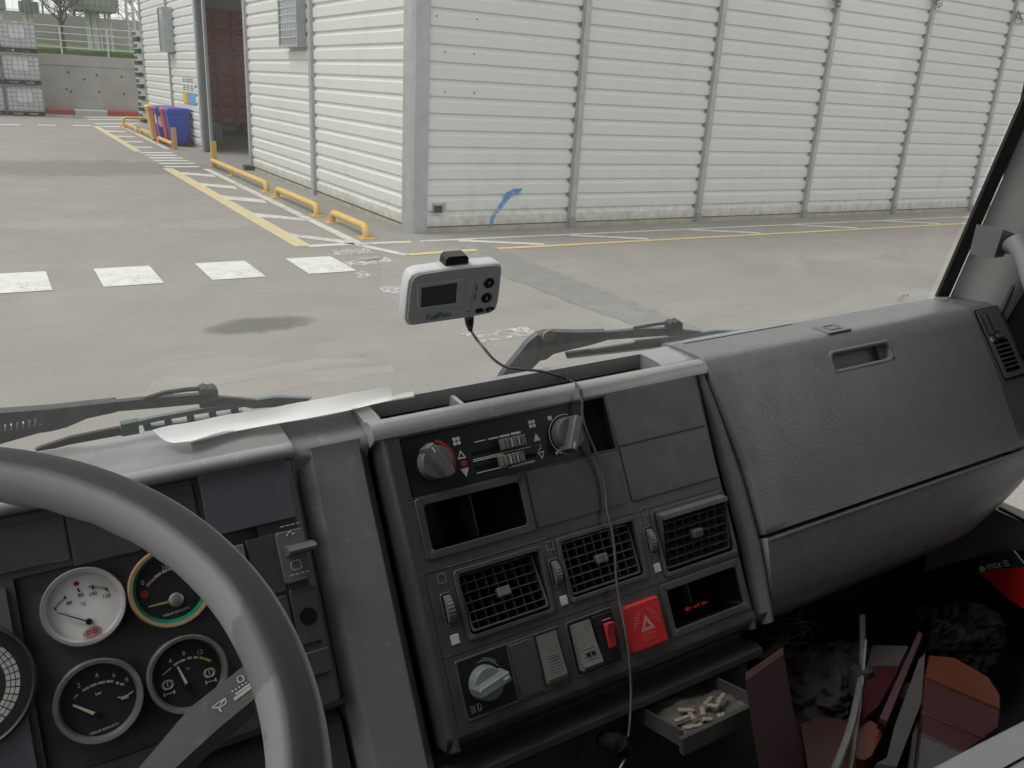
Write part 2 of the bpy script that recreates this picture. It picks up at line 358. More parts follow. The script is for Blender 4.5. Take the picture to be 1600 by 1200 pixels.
        me.polygons.foreach_set('use_smooth', [True]*len(me.polygons)); me.set_sharp_from_angle(angle=R(smooth))
        ob = bpy.data.objects.new(name, me); col.objects.link(ob)
        if parent is not None: ob.parent = parent
        else: ob.matrix_world = origin
        ob['_w'] = 0; del ob['_w']
        _W[ob.name] = parent_world(parent) if parent is not None else origin
        return ob
_W = {}
def parent_world(o): return _W[o.name]
def thing(name, label, cat, mw=WORLD, group=None):
    o = bpy.data.objects.new(name, None); col.objects.link(o); o.matrix_world = mw; o.empty_display_size = .1
    _W[o.name] = mw.copy(); return tag(o, label, cat, group)
def tag(o, label, cat, group=None, kind=None):
    if label: o['label'] = label
    if cat: o['category'] = cat
    if group: o['group'] = group
    if kind: o['kind'] = kind
    return o
def struct(mb, name, m_, **k): o = mb.build(name, m_, **k); o['kind'] = 'structure'; return o
def copy_tree(o, mw, label=None, group=None):
    r = o.copy(); col.objects.link(r); r.matrix_world = mw; _W[r.name] = mw
    if label: r['label'] = label
    if group: r['group'] = group
    def rec(src, dst):
        for ch in [c for c in src.children]:
            c = ch.copy(); col.objects.link(c); c.parent = dst; rec(ch, c)
    rec(o, r); return r
def T(x, y, z, rz=0): return Matrix.Translation((x,y,z)) @ Matrix.Rotation(rz, 4, 'Z')

# ================================================================== THE YARD
# ground: pale worn concrete / asphalt with stains
m, nt, b = newmat('yard_surface'); M['yard'] = m
tc = texco(nt)
big = noise(nt, .22, 6, .62, tc, .6); mid = noise(nt, 1.3, 6, .65, tc, .4); fine = noise(nt, 60, 3, .7, tc); streak = noise(nt, .8, 6, .62, tc, .8, (.6, 1.1, 1))
c1 = mixrgb(nt, ramp(nt, big, .35, .65), (.268,.249,.224), (.228,.213,.193))
c2 = mixrgb(nt, ramp(nt, mid, .45, .75), c1, (.214,.201,.181))
c3 = mixrgb(nt, ramp(nt, streak, .52, .72), c2, (.280,.264,.238))
sp = ramp(nt, fine, .35, .70, (.70,)*3, (1.2,)*3)
c4 = mixrgb(nt, .75, c3, sp, 'MULTIPLY')
crk = nt.nodes.new('ShaderNodeTexVoronoi'); crk.feature = 'DISTANCE_TO_EDGE'; crk.inputs['Scale'].default_value = .33
wv = nt.nodes.new('ShaderNodeVectorMath'); wv.operation = 'MULTIPLY_ADD'; wv.inputs[1].default_value = (1.6,1.6,0)
wn = nt.nodes.new('ShaderNodeTexNoise'); wn.inputs['Scale'].default_value = .9; wn.inputs['Detail'].default_value = 7
nt.links.new(tc, wn.inputs['Vector']); nt.links.new(wn.outputs['Color'], wv.inputs[0]); nt.links.new(tc, wv.inputs[2]); nt.links.new(wv.outputs[0], crk.inputs['Vector'])
ck = ramp(nt, crk.outputs['Distance'], .0, .006, (1,1,1), (0,0,0))
ckm = nt.nodes.new('ShaderNodeMath'); ckm.operation = 'MULTIPLY'; nt.links.new(ck, ckm.inputs[0]); nt.links.new(ramp(nt, noise(nt, .5, 3, .6, tc), .62, .68, (0,0,0), (.55,.55,.55)), ckm.inputs[1])
nt.links.new(mixrgb(nt, ckm.outputs[0], c4, (.10,.095,.09)), b.inputs['Base Color'])
b.inputs['Roughness'].default_value = .85; bump(nt, b, fine, .4, .004)
g = MB(); g.grid(lambda a, c: (a, c, 0), [-250, -60, -20, 0, 10, 20, 60, 250], [-120, -20, 0, 10, 20, 45, 90, 400])
struct(g, 'ground', 'yard', origin=WORLD)

def worn_paint(name, c, cut=.5, gran=14, soft=.08, under=(.205,.198,.186)):
    m, nt, b = newmat(name)
    f1 = noise(nt, gran, 6, .75); f2 = noise(nt, 1.6, 4, .6)
    ad = nt.nodes.new('ShaderNodeMath'); ad.operation = 'MULTIPLY_ADD'; ad.inputs[1].default_value = .5
    nt.links.new(f2, ad.inputs[0]); nt.links.new(f1, ad.inputs[2])
    f = ramp(nt, ad.outputs[0], cut+.25-soft, cut+.25+soft)
    tr = nt.nodes.new('ShaderNodeBsdfTransparent'); mx = nt.nodes.new('ShaderNodeMixShader'); o = nt.nodes['Material Output']
    nt.links.new(mixrgb(nt, ramp(nt, noise(nt, 5, 5, .6), .35, .7), c, tuple(x*.8 for x in c)), b.inputs['Base Color']); b.inputs['Roughness'].default_value = .8
    nt.links.new(f, mx.inputs[0]); nt.links.new(b.outputs[0], mx.inputs[1]); nt.links.new(tr.outputs[0], mx.inputs[2]); nt.links.new(mx.outputs[0], o.inputs[0])
    return m
M['paint_new'] = worn_paint('fresh_white_paint', (.62,.62,.59), .67)
M['paint_white'] = worn_paint('worn_white_paint', (.55,.54,.49), .64)
M['paint_old'] = worn_paint('very_worn_white_paint', (.56,.55,.51), .49)
M['paint_yellow'] = worn_paint('worn_yellow_paint', (.60,.46,.19), .68)
M['paint_yold'] = worn_paint('faded_yellow_paint', (.56,.47,.27), .70)
M['patch'] = mat('asphalt_patch', (.165,.16,.152), .9, dirt=(.235,.23,.215), dscale=4, bscale=80, bstr=.5, bdist=.004)

def markq(mb, pts, z):
    mb.poly([(p[0], p[1], z) for p in pts])
def markpx(mb, pts, z=.004): markq(mb, [G(*p) for p in pts], z)
def line(mb, a, c, wd, z=.004, n=1):
    a, c = Vector((a[0],a[1],0)), Vector((c[0],c[1],0)); t = (c-a).normalized(); q = Vector((-t.y, t.x, 0))*wd/2
    markq(mb, [a-q, c-q, c+q, a+q], z)
# repaired trench crossing the drive
pl = [(690,368),(724,392),(780,429),(862,461),(990,508),(1100,548)]; pr = [(735,368),(750,380),(795,397),(862,423),(926,447),(1061,500),(1200,552)]
L_ = [G(*p) for p in pl]; R_ = [G(*p) for p in pr]
tp = MB()
def jag(pts, sg):
    o = []
    for i in range(len(pts)-1):
        for k in range(12):
            p = pts[i].lerp(pts[i+1], k/12); o.append(Vector((p.x+random.uniform(-.03,.03), p.y+random.uniform(-.03,.03), .004)))
    o.append(pts[-1]); return o
Lj, Rj = jag(L_, -1), jag(R_, 1)
tp.poly([tuple((p.x,p.y,.003)) for p in Lj + Rj[::-1]])
struct(tp, 'asphalt_patch', 'patch')
def stain_mat(name, c, strength):                                # soft-edged stain, fading towards the rim of its sheet
    m, nt, b = newmat(name); g_ = nt.nodes.new('ShaderNodeTexCoord'); mp = nt.nodes.new('ShaderNodeMapping'); mp.inputs['Location'].default_value = (-1,-1,0); mp.inputs['Scale'].default_value = (2,2,0)
    nt.links.new(g_.outputs['Generated'], mp.inputs['Vector']); ln = nt.nodes.new('ShaderNodeVectorMath'); ln.operation = 'LENGTH'; nt.links.new(mp.outputs[0], ln.inputs[0])
    ad = nt.nodes.new('ShaderNodeMath'); ad.operation = 'MULTIPLY_ADD'; ad.inputs[1].default_value = .8; nt.links.new(noise(nt, 2.2, 6, .7, g_.outputs['Object']), ad.inputs[0]); nt.links.new(ln.outputs['Value'], ad.inputs[2])
    f = ramp(nt, ad.outputs[0], .75, 1.25, (strength,)*3, (0,0,0)); tr = nt.nodes.new('ShaderNodeBsdfTransparent'); mx = nt.nodes.new('ShaderNodeMixShader'); o = nt.nodes['Material Output']
    b.inputs['Base Color'].default_value = tuple(c)+(1,); b.inputs['Roughness'].default_value = .8
    nt.links.new(f, mx.inputs[0]); nt.links.new(tr.outputs[0], mx.inputs[1]); nt.links.new(b.outputs[0], mx.inputs[2]); nt.links.new(mx.outputs[0], o.inputs[0]); return m
M['stain'] = stain_mat('dark_ground_patch', (.14,.14,.122), .6); M['stain2'] = stain_mat('damp_stain', (.245,.233,.21), .45); M['stain3'] = stain_mat('dust_patch', (.40,.385,.355), .5)  # the first is a darker soft-edged patch on the ground
random.seed(21)
for (px_, py_, sx, sy, mt) in ((405,508,.95,.5,'stain'),(100,262,7,3.2,'stain2'),(120,350,2.4,1.2,'stain3'),(330,350,1.8,1.1,'stain3'),(1330,400,2.4,.7,'stain3')):
    c_ = G(px_, py_); mb = MB(); z_ = .0006+.0002*len(bpy.data.meshes)%.0018; markq(mb, [(c_.x-sx,c_.y-sy,0),(c_.x+sx,c_.y-sy,0),(c_.x+sx,c_.y+sy,0),(c_.x-sx,c_.y+sy,0)], .0008+.0001*(px_%13)); struct(mb, 'ground_patch', mt)

M['tyre'] = worn_paint('tyre_mark', (.285,.27,.25), .44, 6, .25)
for c_, r_, a0, a1, n_ in ():
    mb = MB(); mb.grid(lambda a, r2: (c_[0]+r2*math.cos(R(a)), c_[1]+r2*math.sin(R(a)), .002), [a0+(a1-a0)*k/30 for k in range(31)], [r_-.09, r_+.09]); struct(mb, 'tyre_mark', 'tyre')
# big zebra bars (fresh)
for k, xa in enumerate((-2.35, -1.3, -.2, .88, 1.99, 3.1)):
    mb = MB(); markq(mb, [(xa, 9.62, 0), (xa+.6, 9.62, 0), (xa+.6, 10.58, 0), (xa, 10.58, 0)], .006)
    struct(mb, 'zebra_stripe', 'paint_new')
# worn zebra bars across the other arm
mb = MB()
for q in ([(515,392),(575,388),(584,396),(525,400)], [(525,412),(602,402),(616,409),(540,418)], [(549,427),(570,424),(582,433),(562,436)],
          [(590,449),(622,447),(640,458),(604,460)], [(720,522),(822,511),(842,523),(748,536)], [(556,404),(590,401),(600,405),(570,409)]):
    markpx(mb, q, .005)
struct(mb, 'worn_zebra_stripes', 'paint_old')
mb = MB()                                                       # inner white lines and hatching of both walkways
line(mb, G(557,379), G(322,264), .15); line(mb, G(262,233), G(192,198), .15)
for q in ([(282,269),(333,273),(337,277),(286,273)], [(311,286),(366,291),(372,296),(318,291)], [(343,305),(411,312),(418,318),(352,312)],
          [(389,332),(470,341),(480,346),(398,339)], [(445,364),(548,377),(556,383),(462,371)],
          [(480,383),(562,379),(566,382),(484,387)]): markpx(mb, q, .005)
for q in ([(163,204),(196,205),(198,207),(167,206)], [(176,212),(210,213),(212,215),(180,214)], [(190,220.5),(222,221),(225,223),(194,222.5)], [(203,229),(236,229.5),(239,231.5),(208,231)]): markpx(mb, q, .005)
line(mb, (5.35, 11.33), (13.5, 11.28), .10); line(mb, (13.5,11.28), (26, 11.2), .10)
line(mb, (4.25, 11.35), (5.2, 11.32), .14); line(mb, (4.35, 11.3), (4.72, 10.4), .14)
for x0 in (5.95, 8.0, 10.6, 13.3, 16.0, 18.8, 21.5): line(mb, (x0, 11.25), (x0+1.15, 10.62), .17, .005)
struct(mb, 'walkway_hatching', 'paint_white')
mb = MB(); line(mb, G(474,385), G(262,263), .24); line(mb, G(216,237), G(149,197), .20)
struct(mb, 'yellow_edge_line', 'paint_yold')
mb = MB(); line(mb, (4.75, 10.42), (5.85, 10.5), .13, .005); line(mb, (6.2, 10.5), (26, 10.5), .12, .005)
struct(mb, 'yellow_lane_line', 'paint_yellow')
mb = MB()
for yy, l_, r_ in ((238.7,220,269),(242.7,227,276),(247,234,285),(251.2,241,295),(255.7,249,304),(260.7,257,311)):
    a, c = G(l_, yy), G(r_, yy); line(mb, a, c, .34 if yy < 250 else .26, .005)
for yy, l_, r_ in ((183.3,132,222),(187,138,226),(193.5,149,219),(198,158,196)):
    a, c = G(l_, yy), G(r_, yy); line(mb, a, c, .5, .005)
for x0, x1 in ((1,31),(59,88),(114,142)):
    a, c = G(x0, 194.5+(x0-1)*.012), G(x1, 195.3+(x0-1)*.012); line(mb, a, c, .42, .005)
struct(mb, 'crossing_stripes', 'paint_new')

# (warehouse)
def panelmat(name, c, dirt):
    m, nt, b = newmat(name); tc = texco(nt)
    st = noise(nt, 1.4, 6, .6, tc, .2, (1.2, 1.2, .35)); d2 = noise(nt, 7, 5, .65, tc)
    c1 = mixrgb(nt, ramp(nt, st, .55, .95), c, dirt); c2 = mixrgb(nt, ramp(nt, d2, .68, .95), c1, tuple(x*.86 for x in dirt))
    # splash dirt close to the ground
    sx = nt.nodes.new('ShaderNodeSeparateXYZ'); nt.links.new(tc, sx.inputs[0])
    mz = nt.nodes.new('ShaderNodeMath'); mz.operation = 'MULTIPLY_ADD'; mz.inputs[1].default_value = -1.1; nt.links.new(sx.outputs['Z'], mz.inputs[0]); nt.links.new(d2, mz.inputs[2])
    nt.links.new(mixrgb(nt, ramp(nt, mz.outputs[0], .12, .55, (0,0,0), (.9,.9,.9)), c2, (.36,.325,.26)), b.inputs['Base Color'])
    b.inputs['Roughness'].default_value = .45; return m
M['siding'] = panelmat('white_sandwich_panel', (.61,.62,.592), (.535,.535,.505))
M['galv'] = mat('galvanised_post', (.40,.42,.43), .45, metal=.35, dirt=(.30,.31,.32), dscale=5, rvar=.1)
M['concrete'] = mat('stained_concrete', (.42,.40,.375), .9, dirt=(.30,.285,.265), dscale=1.1, bscale=30, bstr=.3, bdist=.01, detail=7)
M['plinth'] = mat('dirty_plinth', (.42,.38,.29), .9, dirt=(.20,.18,.14), dscale=3)
M['winglass'] = mat('window_glass', (.22,.25,.27), .12, dirt=(.3,.33,.35), dscale=3)
M['whsteel'] = mat('painted_white_steel', (.58,.60,.58), .5, dirt=(.45,.46,.44), dscale=3)
M['ribgap'] = mat('rib_gap', (.16,.16,.155), .9)
M['darkgap'] = mat('dark_gap', (.04,.04,.04), .9)
M['spray'] = worn_paint('blue_spray_paint', (.03,.25,.62), .52, 22, .12)
PZ, Z0, HW = .2445, .085, 6.4
def siding_profile():
    o = []; k = 0; z = Z0
    while z < HW:
        o += [(z, .0), (z+.012, .030), (z+.165, .036), (z+.185, .004), (z+PZ-.012, -.006)]; z += PZ
    return o
SP = siding_profile()
wh = thing('warehouse', 'long white ribbed metal warehouse with grey steel posts and a dark open doorway', 'building', T(5.58, 12.03, 0))
XW, YW, LX, LY = 5.55, 12.0, 42.0, 36.3
def wall_x(mb, x0, x1):                                          # wall facing -Y
    mb.cur = 1
    for i in range(0, len(SP), 5): mb.box(x1-.115, x1-.07, YW-.004, YW+.02, SP[i][0]-.035, SP[i][0]+.02)
    mb.cur = 0
    mb.grid(lambda a, i: (a, YW+.03-SP[int(i)][1], SP[int(i)][0]), [x0, x1], list(range(len(SP))))
def wall_y(mb, y0, y1, z0=0):                                    # wall facing -X
    mb.cur = 1
    for i in range(0, len(SP), 5): mb.box(XW-.006, XW+.02, y0+.08, y0+.17 if y0 > 12.5 else y0+.081, SP[i][0]-.035, SP[i][0]+.02)
    mb.cur = 0
    mb.grid(lambda a, i: (XW+.03-SP[int(i)][1], a, SP[int(i)][0]), [y0, y1], list(range(len(SP))))
px_posts = [8.53, 11.47, 14.45, 17.42, 20.42, 23.4, 26.4, 29.4, 32.4, 35.4, 38.4]
edges_ = [5.72] + px_posts + [LX]
for a, c in zip(edges_[:-1], edges_[1:]):
    mb = MB(); wall_x(mb, a, c); mb.build('wall_panel', ['siding','ribgap'], wh, smooth=20)
for a, c in ((12.30,16.68),(16.68,21.35),(26.55,31.1),(31.1,36.3)):
    mb = MB(); wall_y(mb, a, c); mb.build('wall_panel', ['siding','ribgap'], wh, smooth=20)
mb = MB()                                                        # gable above the doorway, roof, rear walls
mb.box(XW, XW+.06, 21.35, 26.55, 5.2, HW)

for k in range(5): mb.box(XW+.05+k*8.2, XW+.05+k*8.2+6.7, YW+.05, LY, HW, HW+.15)  # open gaps between the unseen roof strips, added to light the crates
mb.box(XW+.05, LX, YW+.05, YW+2.0, HW+.151, HW+.2); mb.box(XW+.06, XW+.10, YW+.08, 21.35, 0, HW); mb.box(XW+.06, XW+.10, 26.55, LY-.1, 0, HW)
mb.box(XW+.1, LX, YW+.06, YW+.10, 0, HW); mb.box(XW+.1, LX, LY-.12, LY-.02, 0, HW); mb.box(LX-.1, LX, YW+.1, LY-.12, 0, HW)
mb.build('roof', 'siding', wh)
for xx in px_posts:
    mb = MB(); mb.box(xx-.05, xx+.05, YW-.055, YW+.02, .17, HW); mb.box(xx-.075, xx+.075, YW-.035, YW+.02, 0, HW)
    f_ = mb.build('steel_post', 'galv', wh); mb = MB(); mb.box(xx-.06, xx+.06, YW-.062, YW+.0, 0.0, .165); mb.build('post_foot', 'dullmetal', f_)
for yy, wd in ((16.68,.075),(21.40,.06),(26.5,.07),(31.1,.05),(36.3,.05)):
    mb = MB(); mb.box(XW-.06, XW+.04, yy-wd, yy+wd, 0, HW); mb.build('steel_post', 'galv', wh)
mb = MB(); mb.loops([[(x,y,0) for x,y in ((5.49,12.32),(5.49,12.02),(5.53,11.965),(5.76,11.965),(5.76,12.05),(5.60,12.05),(5.58,12.32))],
                     [(x,y,HW) for x,y in ((5.49,12.32),(5.49,12.02),(5.53,11.965),(5.76,11.965),(5.76,12.05),(5.60,12.05),(5.58,12.32))]])
mb.build('corner_post', 'galv', wh, smooth=20)
mb = MB(); mb.box(5.76, LX, YW-.005, YW+.05, -.05, .075); mb.box(XW-.0, XW+.04, 12.3, 21.35, -.05, .06); mb.box(XW, XW+.04, 26.6, 36.2, -.05, .06)
mb.build('plinth', 'plinth', wh)
mb = MB(); mb.box(XW-.02, XW+.05, 25.75, 25.90, 0, 5.0); mb.box(XW-.13, XW-.061, 26.30, 26.52, 0.05, 5.0); mb.box(XW-.14, XW+.0, 21.3, 26.5, 5.0, 5.2)
mb.build('sliding_door_rail', 'galv', wh)
mb = MB(); mb.prism([(XW-.22,21.25),(XW+.0,21.2),(XW+.02,21.6),(XW-.18,21.62)], 0, .10); mb.build('door_stop', 'rubber', wh)
# windows of the gable wall with protruding grille
def wgrille(y0, y1, z0, z1, out, bars=True):
    mb = MB(); mb.box(XW-out, XW-.01, y0, y1, z0, z1)
    fr_ = mb.build('window', 'winglass', wh)
    mb = MB()
    for a in (z0-.04, z1): mb.box(XW-out-.03, XW+.0, y0-.05, y1+.05, a, a+.04)
    for a in (y0-.05, y1): mb.box(XW-out-.03, XW+.0, a, a+.05, z0, z1)
    mb.build('window_frame', 'galv', fr_)
    if not bars: return
    mb = MB(); n = 7
    for i in range(1, n): mb.box(XW-out-.02, XW-out-.012, y0+(y1-y0)*i/n-.006, y0+(y1-y0)*i/n+.006, z0, z1)
    k = 11
    for i in range(1, k): mb.box(XW-out-.022, XW-out-.014, y0, y1, z0+(z1-z0)*i/k-.006, z0+(z1-z0)*i/k+.006)
    mb.build('window_bars', 'whsteel', fr_)
wgrille(17.05, 18.15, 2.80, 4.3, .16); wgrille(30.25, 30.95, 2.78, 4.02, .28, False)
# small things on the long wall
mb = MB(); mb.box(5.87, 6.03, YW-.035, YW-.006, .31, .46); o = mb.build('wall_socket', 'galv', wh); mb = MB(); mb.box(5.88, 6.02, YW-.045, YW-.034, .315, .425); mb.build('socket_cover', 'blackp', o)
mb = MB(); mb.box(6.06, 6.10, YW-.02, YW-.006, .33, .46); mb.build('wall_bracket', 'galv', wh)
for p in ((682,25),(745,30),(695,81),(740,84),(695,144),(741,145)):
    mb = MB(); q = on_plane(p[0], p[1], Vector((0,12,0)), Vector((0,1,0))); mb.box(q.x-.008, q.x+.008, YW-.010, YW+.0, q.z-.012, q.z+.012); mb.build('wall_bolt', 'darkgap', wh)
mb = MB()
pts = [(817,294),(812,304),(800,306),(790,318),(781,330),(773,340),(769,354),(764,356),(766,340),(775,327),(785,312),(792,300),(803,295)]
P_ = [on_plane(a, c, Vector((0,YW-.012,0)), Vector((0,1,0))) for a, c in pts]
mb.poly([tuple(p) for p in P_]); mb.build('graffiti', 'spray', wh)
mb = MB()
for p0, p1 in (((1462,-6),(1468,12)),((1590,18),(1596,34)),((1308,-4),(1306,8))):       # dry weeds caught behind the posts
    a = on_plane(*p0, Vector((0,11.9,0)), Vector((0,1,0))); c = on_plane(*p1, Vector((0,11.9,0)), Vector((0,1,0)))
    for k in range(70):
        t = random.random(); q = a.lerp(c, t)+Vector((random.gauss(0,.05), random.uniform(-.05,.03), random.gauss(0,.04)))
        d1 = Vector((random.gauss(0,1), random.gauss(0,1), random.gauss(0,1))).normalized()*.04; d2 = d1.orthogonal().normalized()*.012
        mb.quad(q-d1, q-d2, q+d1, q+d2)
M['weed'] = mat('dry_weed', (.10,.085,.045), .9); mb.build('dry_weeds', 'weed', wh)
# notice board beside the doorway
sg = MB(); sg.box(XW-.012, XW-.0, 27.5, 29.3, 1.25, 2.0)
sb = sg.build('notice_board', 'siding', None); tag(sb, 'white notice board with yellow, grey and blue squares above the bins', 'notice board')
SG = frame((XW-.014, 29.3, 1.25), (0,-1,0), (0,0,1), (-1,0,0))
for cn, a, c in (('yellow',.0,.55),('grey',.57,1.12),('blue',1.14,1.75)):
    M['sq_'+cn] = mat('sign_'+cn, {'yellow':(.62,.48,.03),'grey':(.28,.28,.28),'blue':(.03,.36,.72)}[cn], .5)
    mb = MB(SG); mb.box(a, c, 0, .34, .001, .006); mb.build('colour_square', 'sq_'+cn, sb)
mb = MB(SG)
for k in range(11):
    if k != 3: mb.box(.1+k*.145, .1+k*.145+.03, .63, .73, .001, .004); mb.box(.1+k*.145, .1+k*.145+.10, .63+.08*(k%2), .65+.08*(k%2), .001, .0035)
for a in (.1,.66,1.22):
    for z in (.40,.46,.52): mb.box(a, a+.38, z, z+.022, .001, .004)
mb.build('lettering', 'blackp', sb)

# ---------------------------------------------------------------- red crates inside the doorway
M['crate'] = mat('dark_red_crate', (.60,.11,.12), .6, dirt=(.46,.09,.10), dscale=6)
M['cratemark'] = mat('crate_print', (.62,.36,.30), .6)
def crate_proto():
    t = thing('bottle_crate', 'dark red plastic bottle crate in the stack inside the doorway', 'crate', T(7.0, 35.2, 0), 'red crates stacked in the doorway')
    F_ = t.matrix_world; F_ = T(7.0, 35.2, 0)
    mb = MB(F_)
    mb.box(-.30,.30,-.20,.20,0,.02)
    for s_ in (-1,1):
        mb.box(-.30,.30,s_*.19-.01,s_*.19+.01,.02,.22); mb.box(-.30,.30,s_*.19-.014,s_*.19+.014,.28,.325); mb.box(s_*.29-.01,s_*.29+.01,-.18,.18,.02,.325)
        for k in range(7): mb.box(-.27+k*.09-.012, -.27+k*.09+.012, s_*.19-.008, s_*.19+.008, .22, .29)
    mb.box(-.29,.29,-.17,.17,.02,.27)
    mb.build('crate_body', 'crate', t)
    mb = MB(F_); mb.box(-.15,.15,-.208,-.2005,.10,.165); mb.build('crate_label', 'cratemark', t)
    return t
c0 = crate_proto(); rows, cols = 11, 5
for i in range(cols):
    for j in range(rows):
        mw = T(6.66+i*.625+random.uniform(-.01,.01), 34.0+random.uniform(-.02,.02), .42+j*.362)
        if i == 0 and j == 0: c0.matrix_world = mw; _W[c0.name] = mw
        else: copy_tree(c0, mw)
mb = MB(T(7.95, 34.0, 0))
for k in range(5): mb.box(-1.62, 1.6, -.5+k*.22, -.38+k*.22, .34, .40)
for k in (-1.5, -.5, .5, 1.45): mb.box(k-.06, k+.06, -.5, .5, .1, .34)
for k in (-.5, 0, .4): mb.box(-1.62, 1.6, k, k+.1, 0, .1)
M['wood'] = mat('old_wood', (.13,.10,.07), .9, dirt=(.08,.06,.045), dscale=4)
tag(mb.build('pallet', 'wood', None), 'grey wooden pallet base under the stacked red crates', 'pallet')
mb = MB(T(6.35, 29.4, 0)); mb.loops([[(-.3,-.3,0),(.3,-.3,0),(.3,.3,0),(-.3,.3,0)],[(-.27,-.27,.6),(.27,-.27,.6),(.27,.27,.6),(-.27,.27,.6)],[(-.2,-.2,.66),(.2,-.2,.66),(.2,.2,.66),(-.2,.2,.66)]])
tag(mb.build('concrete_block', 'concrete', None), 'pale concrete block on the floor just inside the doorway', 'concrete block')

# ---------------------------------------------------------------- yellow pipe barriers
M['ypipe'] = mat('yellow_pipe_paint', (.60,.39,.09), .5, dirt=(.42,.27,.09), dscale=11, scuff=.35, rvar=.1)
def barrier(y0, y1, x, label, post=None, mid=False, h=.165, x1=None, r=.055):
    """low pipe hoop from (x,y0) near to (x1,y1) far"""
    x1 = x if x1 is None else x1
    a, c = Vector((x, y0, 0)), Vector((x1, y1, 0)); t = (c-a).normalized(); L = (c-a).length
    th = thing('pipe_barrier', label, 'barrier', T(x, y0, 0), 'yellow pipe barriers along the walkway')
    pts = []
    rb = .12
    def P(s_, z): q = a + t*s_; return (q.x, q.y, z)
    pts += [P(0, 0), P(0, h-rb)]
    for k in range(1, 6): an = math.pi/2*k/6; pts.append(P(rb*(1-math.cos(an)), h-rb+rb*math.sin(an)))
    pts += [P(rb, h), P(L-rb if post != 'far' else L, h)]
    if post != 'far':
        for k in range(1, 6): an = math.pi/2*k/6; pts.append(P(L-rb+rb*math.sin(an), h-rb+rb*math.cos(an)))
        pts += [P(L, h-rb), P(L, 0)]
    if post == 'near': pts = [P(0, h)] + pts[7:]
    mb = MB(); mb.tube(pts, r, 14); mb.build('pipe', 'ypipe', th, smooth=50)
    q = Vector((-t.y, t.x, 0))
    for s_ in ((0,) if post != 'near' else ()) + ((L,) if post != 'far' else ()):
        p = a+t*s_; mb = MB(); mb.loops([[p+t*u_+q*v_+Vector((0,0,z)) for u_, v_ in ((-.15,-.11),(.15,-.11),(.15,.11),(-.15,.11))] for z in (0,.012)])
        for u_ in (-.11,.11):
            for v_ in (-.08,.08): c2 = p+t*u_+q*v_; mb.lathe([(.014,.012),(.014,.026)], 6, fr=Matrix.Translation(c2))
        mb.build('base_plate', 'ypipe', th)
    if mid:
        p = a+t*L*.6; mb = MB(); mb.tube([p, p+Vector((0,0,h))], .03, 8); mb.box(p.x-.1,p.x+.1,p.y-.1,p.y+.1,0,.012); mb.build('support_leg', 'ypipe', th)
    if post:
        p = a if post == 'near' else c; mb = MB()
        mb.loops([[p+Vector((u_,v_,z)) for u_, v_ in ((-.02,-.04),(.11,-.04),(.11,.04),(-.02,.04))] for z in (0,.62)]); mb.build('upright_plate', 'ypipe', th)
    return th
barrier(11.78, 13.25, 4.68, 'yellow pipe barrier nearest the warehouse corner post')
barrier(14.0, 16.35, 4.68, 'middle-sized yellow pipe barrier, second from the warehouse corner')
barrier(17.2, 21.95, 4.72, 'longest yellow pipe barrier with a flat upright plate by the doorway', post='far', mid=True)
barrier(27.0, 29.4, 4.72, 'yellow pipe barrier with an upright plate in front of the blue bin', post='near')
barrier(30.6, 33.2, 4.78, 'short yellow pipe barrier between the bins and the far wall corner')
barrier(33.9, 36.6, 4.72, 'farthest yellow pipe barrier running along the hatched walkway')
barrier(37.4, 37.45, 4.75, 'yellow pipe barrier standing crosswise at the far building corner', x1=6.2, h=.34)

# ---------------------------------------------------------------- wheelie bins
for nm, c in (('blue',(.015,.05,.40)),('red',(.45,.04,.045)),('yellow',(.62,.47,.11))):
    M['bin_'+nm] = mat(nm+'_bin_plastic', c, .45, dirt=tuple(x*.7 for x in c), dscale=4)
def wheelie(y, colour, label, sticker=False, x=5.06):
    F_ = T(x, y, 0) @ Matrix.Rotation(R(random.uniform(-3,3)), 4, 'Z')
    t = thing('wheelie_bin', label, 'bin', F_, 'wheelie bins against the wall')
    def rr(wx, wy, r=.05):
        o = []
        for cxx, cyy, a0 in ((wx-r,wy-r,0),(-wx+r,wy-r,90),(-wx+r,-wy+r,180),(wx-r,-wy+r,270)):
            for k in range(4): a = R(a0+30*k); o.append((cxx+r*math.cos(a), cyy+r*math.sin(a)))
        return o
    mb = MB(F_); mb.loops([[(px_*1.0, py_, z) for px_, py_ in rr(wx, wy)] for z, wx, wy in ((.06,.24,.17),(.10,.25,.18),(.9,.33,.205),(.95,.335,.21),(.96,.36,.225),(1.03,.36,.225))])
    for s_ in (-1,1): mb.box(-.2,.2, s_*.205-.012, s_*.205+.012, .7, .93)
    mb.build('bin_body', 'bin_'+colour, t, smooth=35)
    mb = MB(F_); mb.loops([[(px_, py_, z) for px_, py_ in rr(wx, wy)] for z, wx, wy in ((1.032,.375,.235),(1.06,.375,.235),(1.11,.33,.20),(1.125,.2,.12))])
    mb.tube([(.37,-.2,1.05),(.42,-.2,1.06),(.42,.2,1.06),(.37,.2,1.05)], .015, 8)
    mb.build('lid', 'bin_'+colour, t, smooth=35)
    for s_ in (-1,1):
        mb = MB(F_ @ frame((.24, s_*.18, .1), (1,0,0), (0,0,1), (0,-1,0))); mb.lathe([(.10,-.025),(.10,.025)], 20); mb.build('wheel', 'rubber', t)
    if sticker:
        mb = MB(F_); mb.poly([(-.30,-.2085,.62),(-.22,-.2035,.5),(-.02,-.2055,.52),(-.05,-.2105,.86),(-.27,-.2105,.82)]); mb.poly([(-.3155,-.16,.62),(-.330,-.15,.84),(-.330,.1,.86),(-.315,.1,.60)]); mb.build('label', 'tollwhite', t)
wheelie(28.35, 'blue', 'blue wheelie bin nearest the doorway, in front of all others', x=5.15)
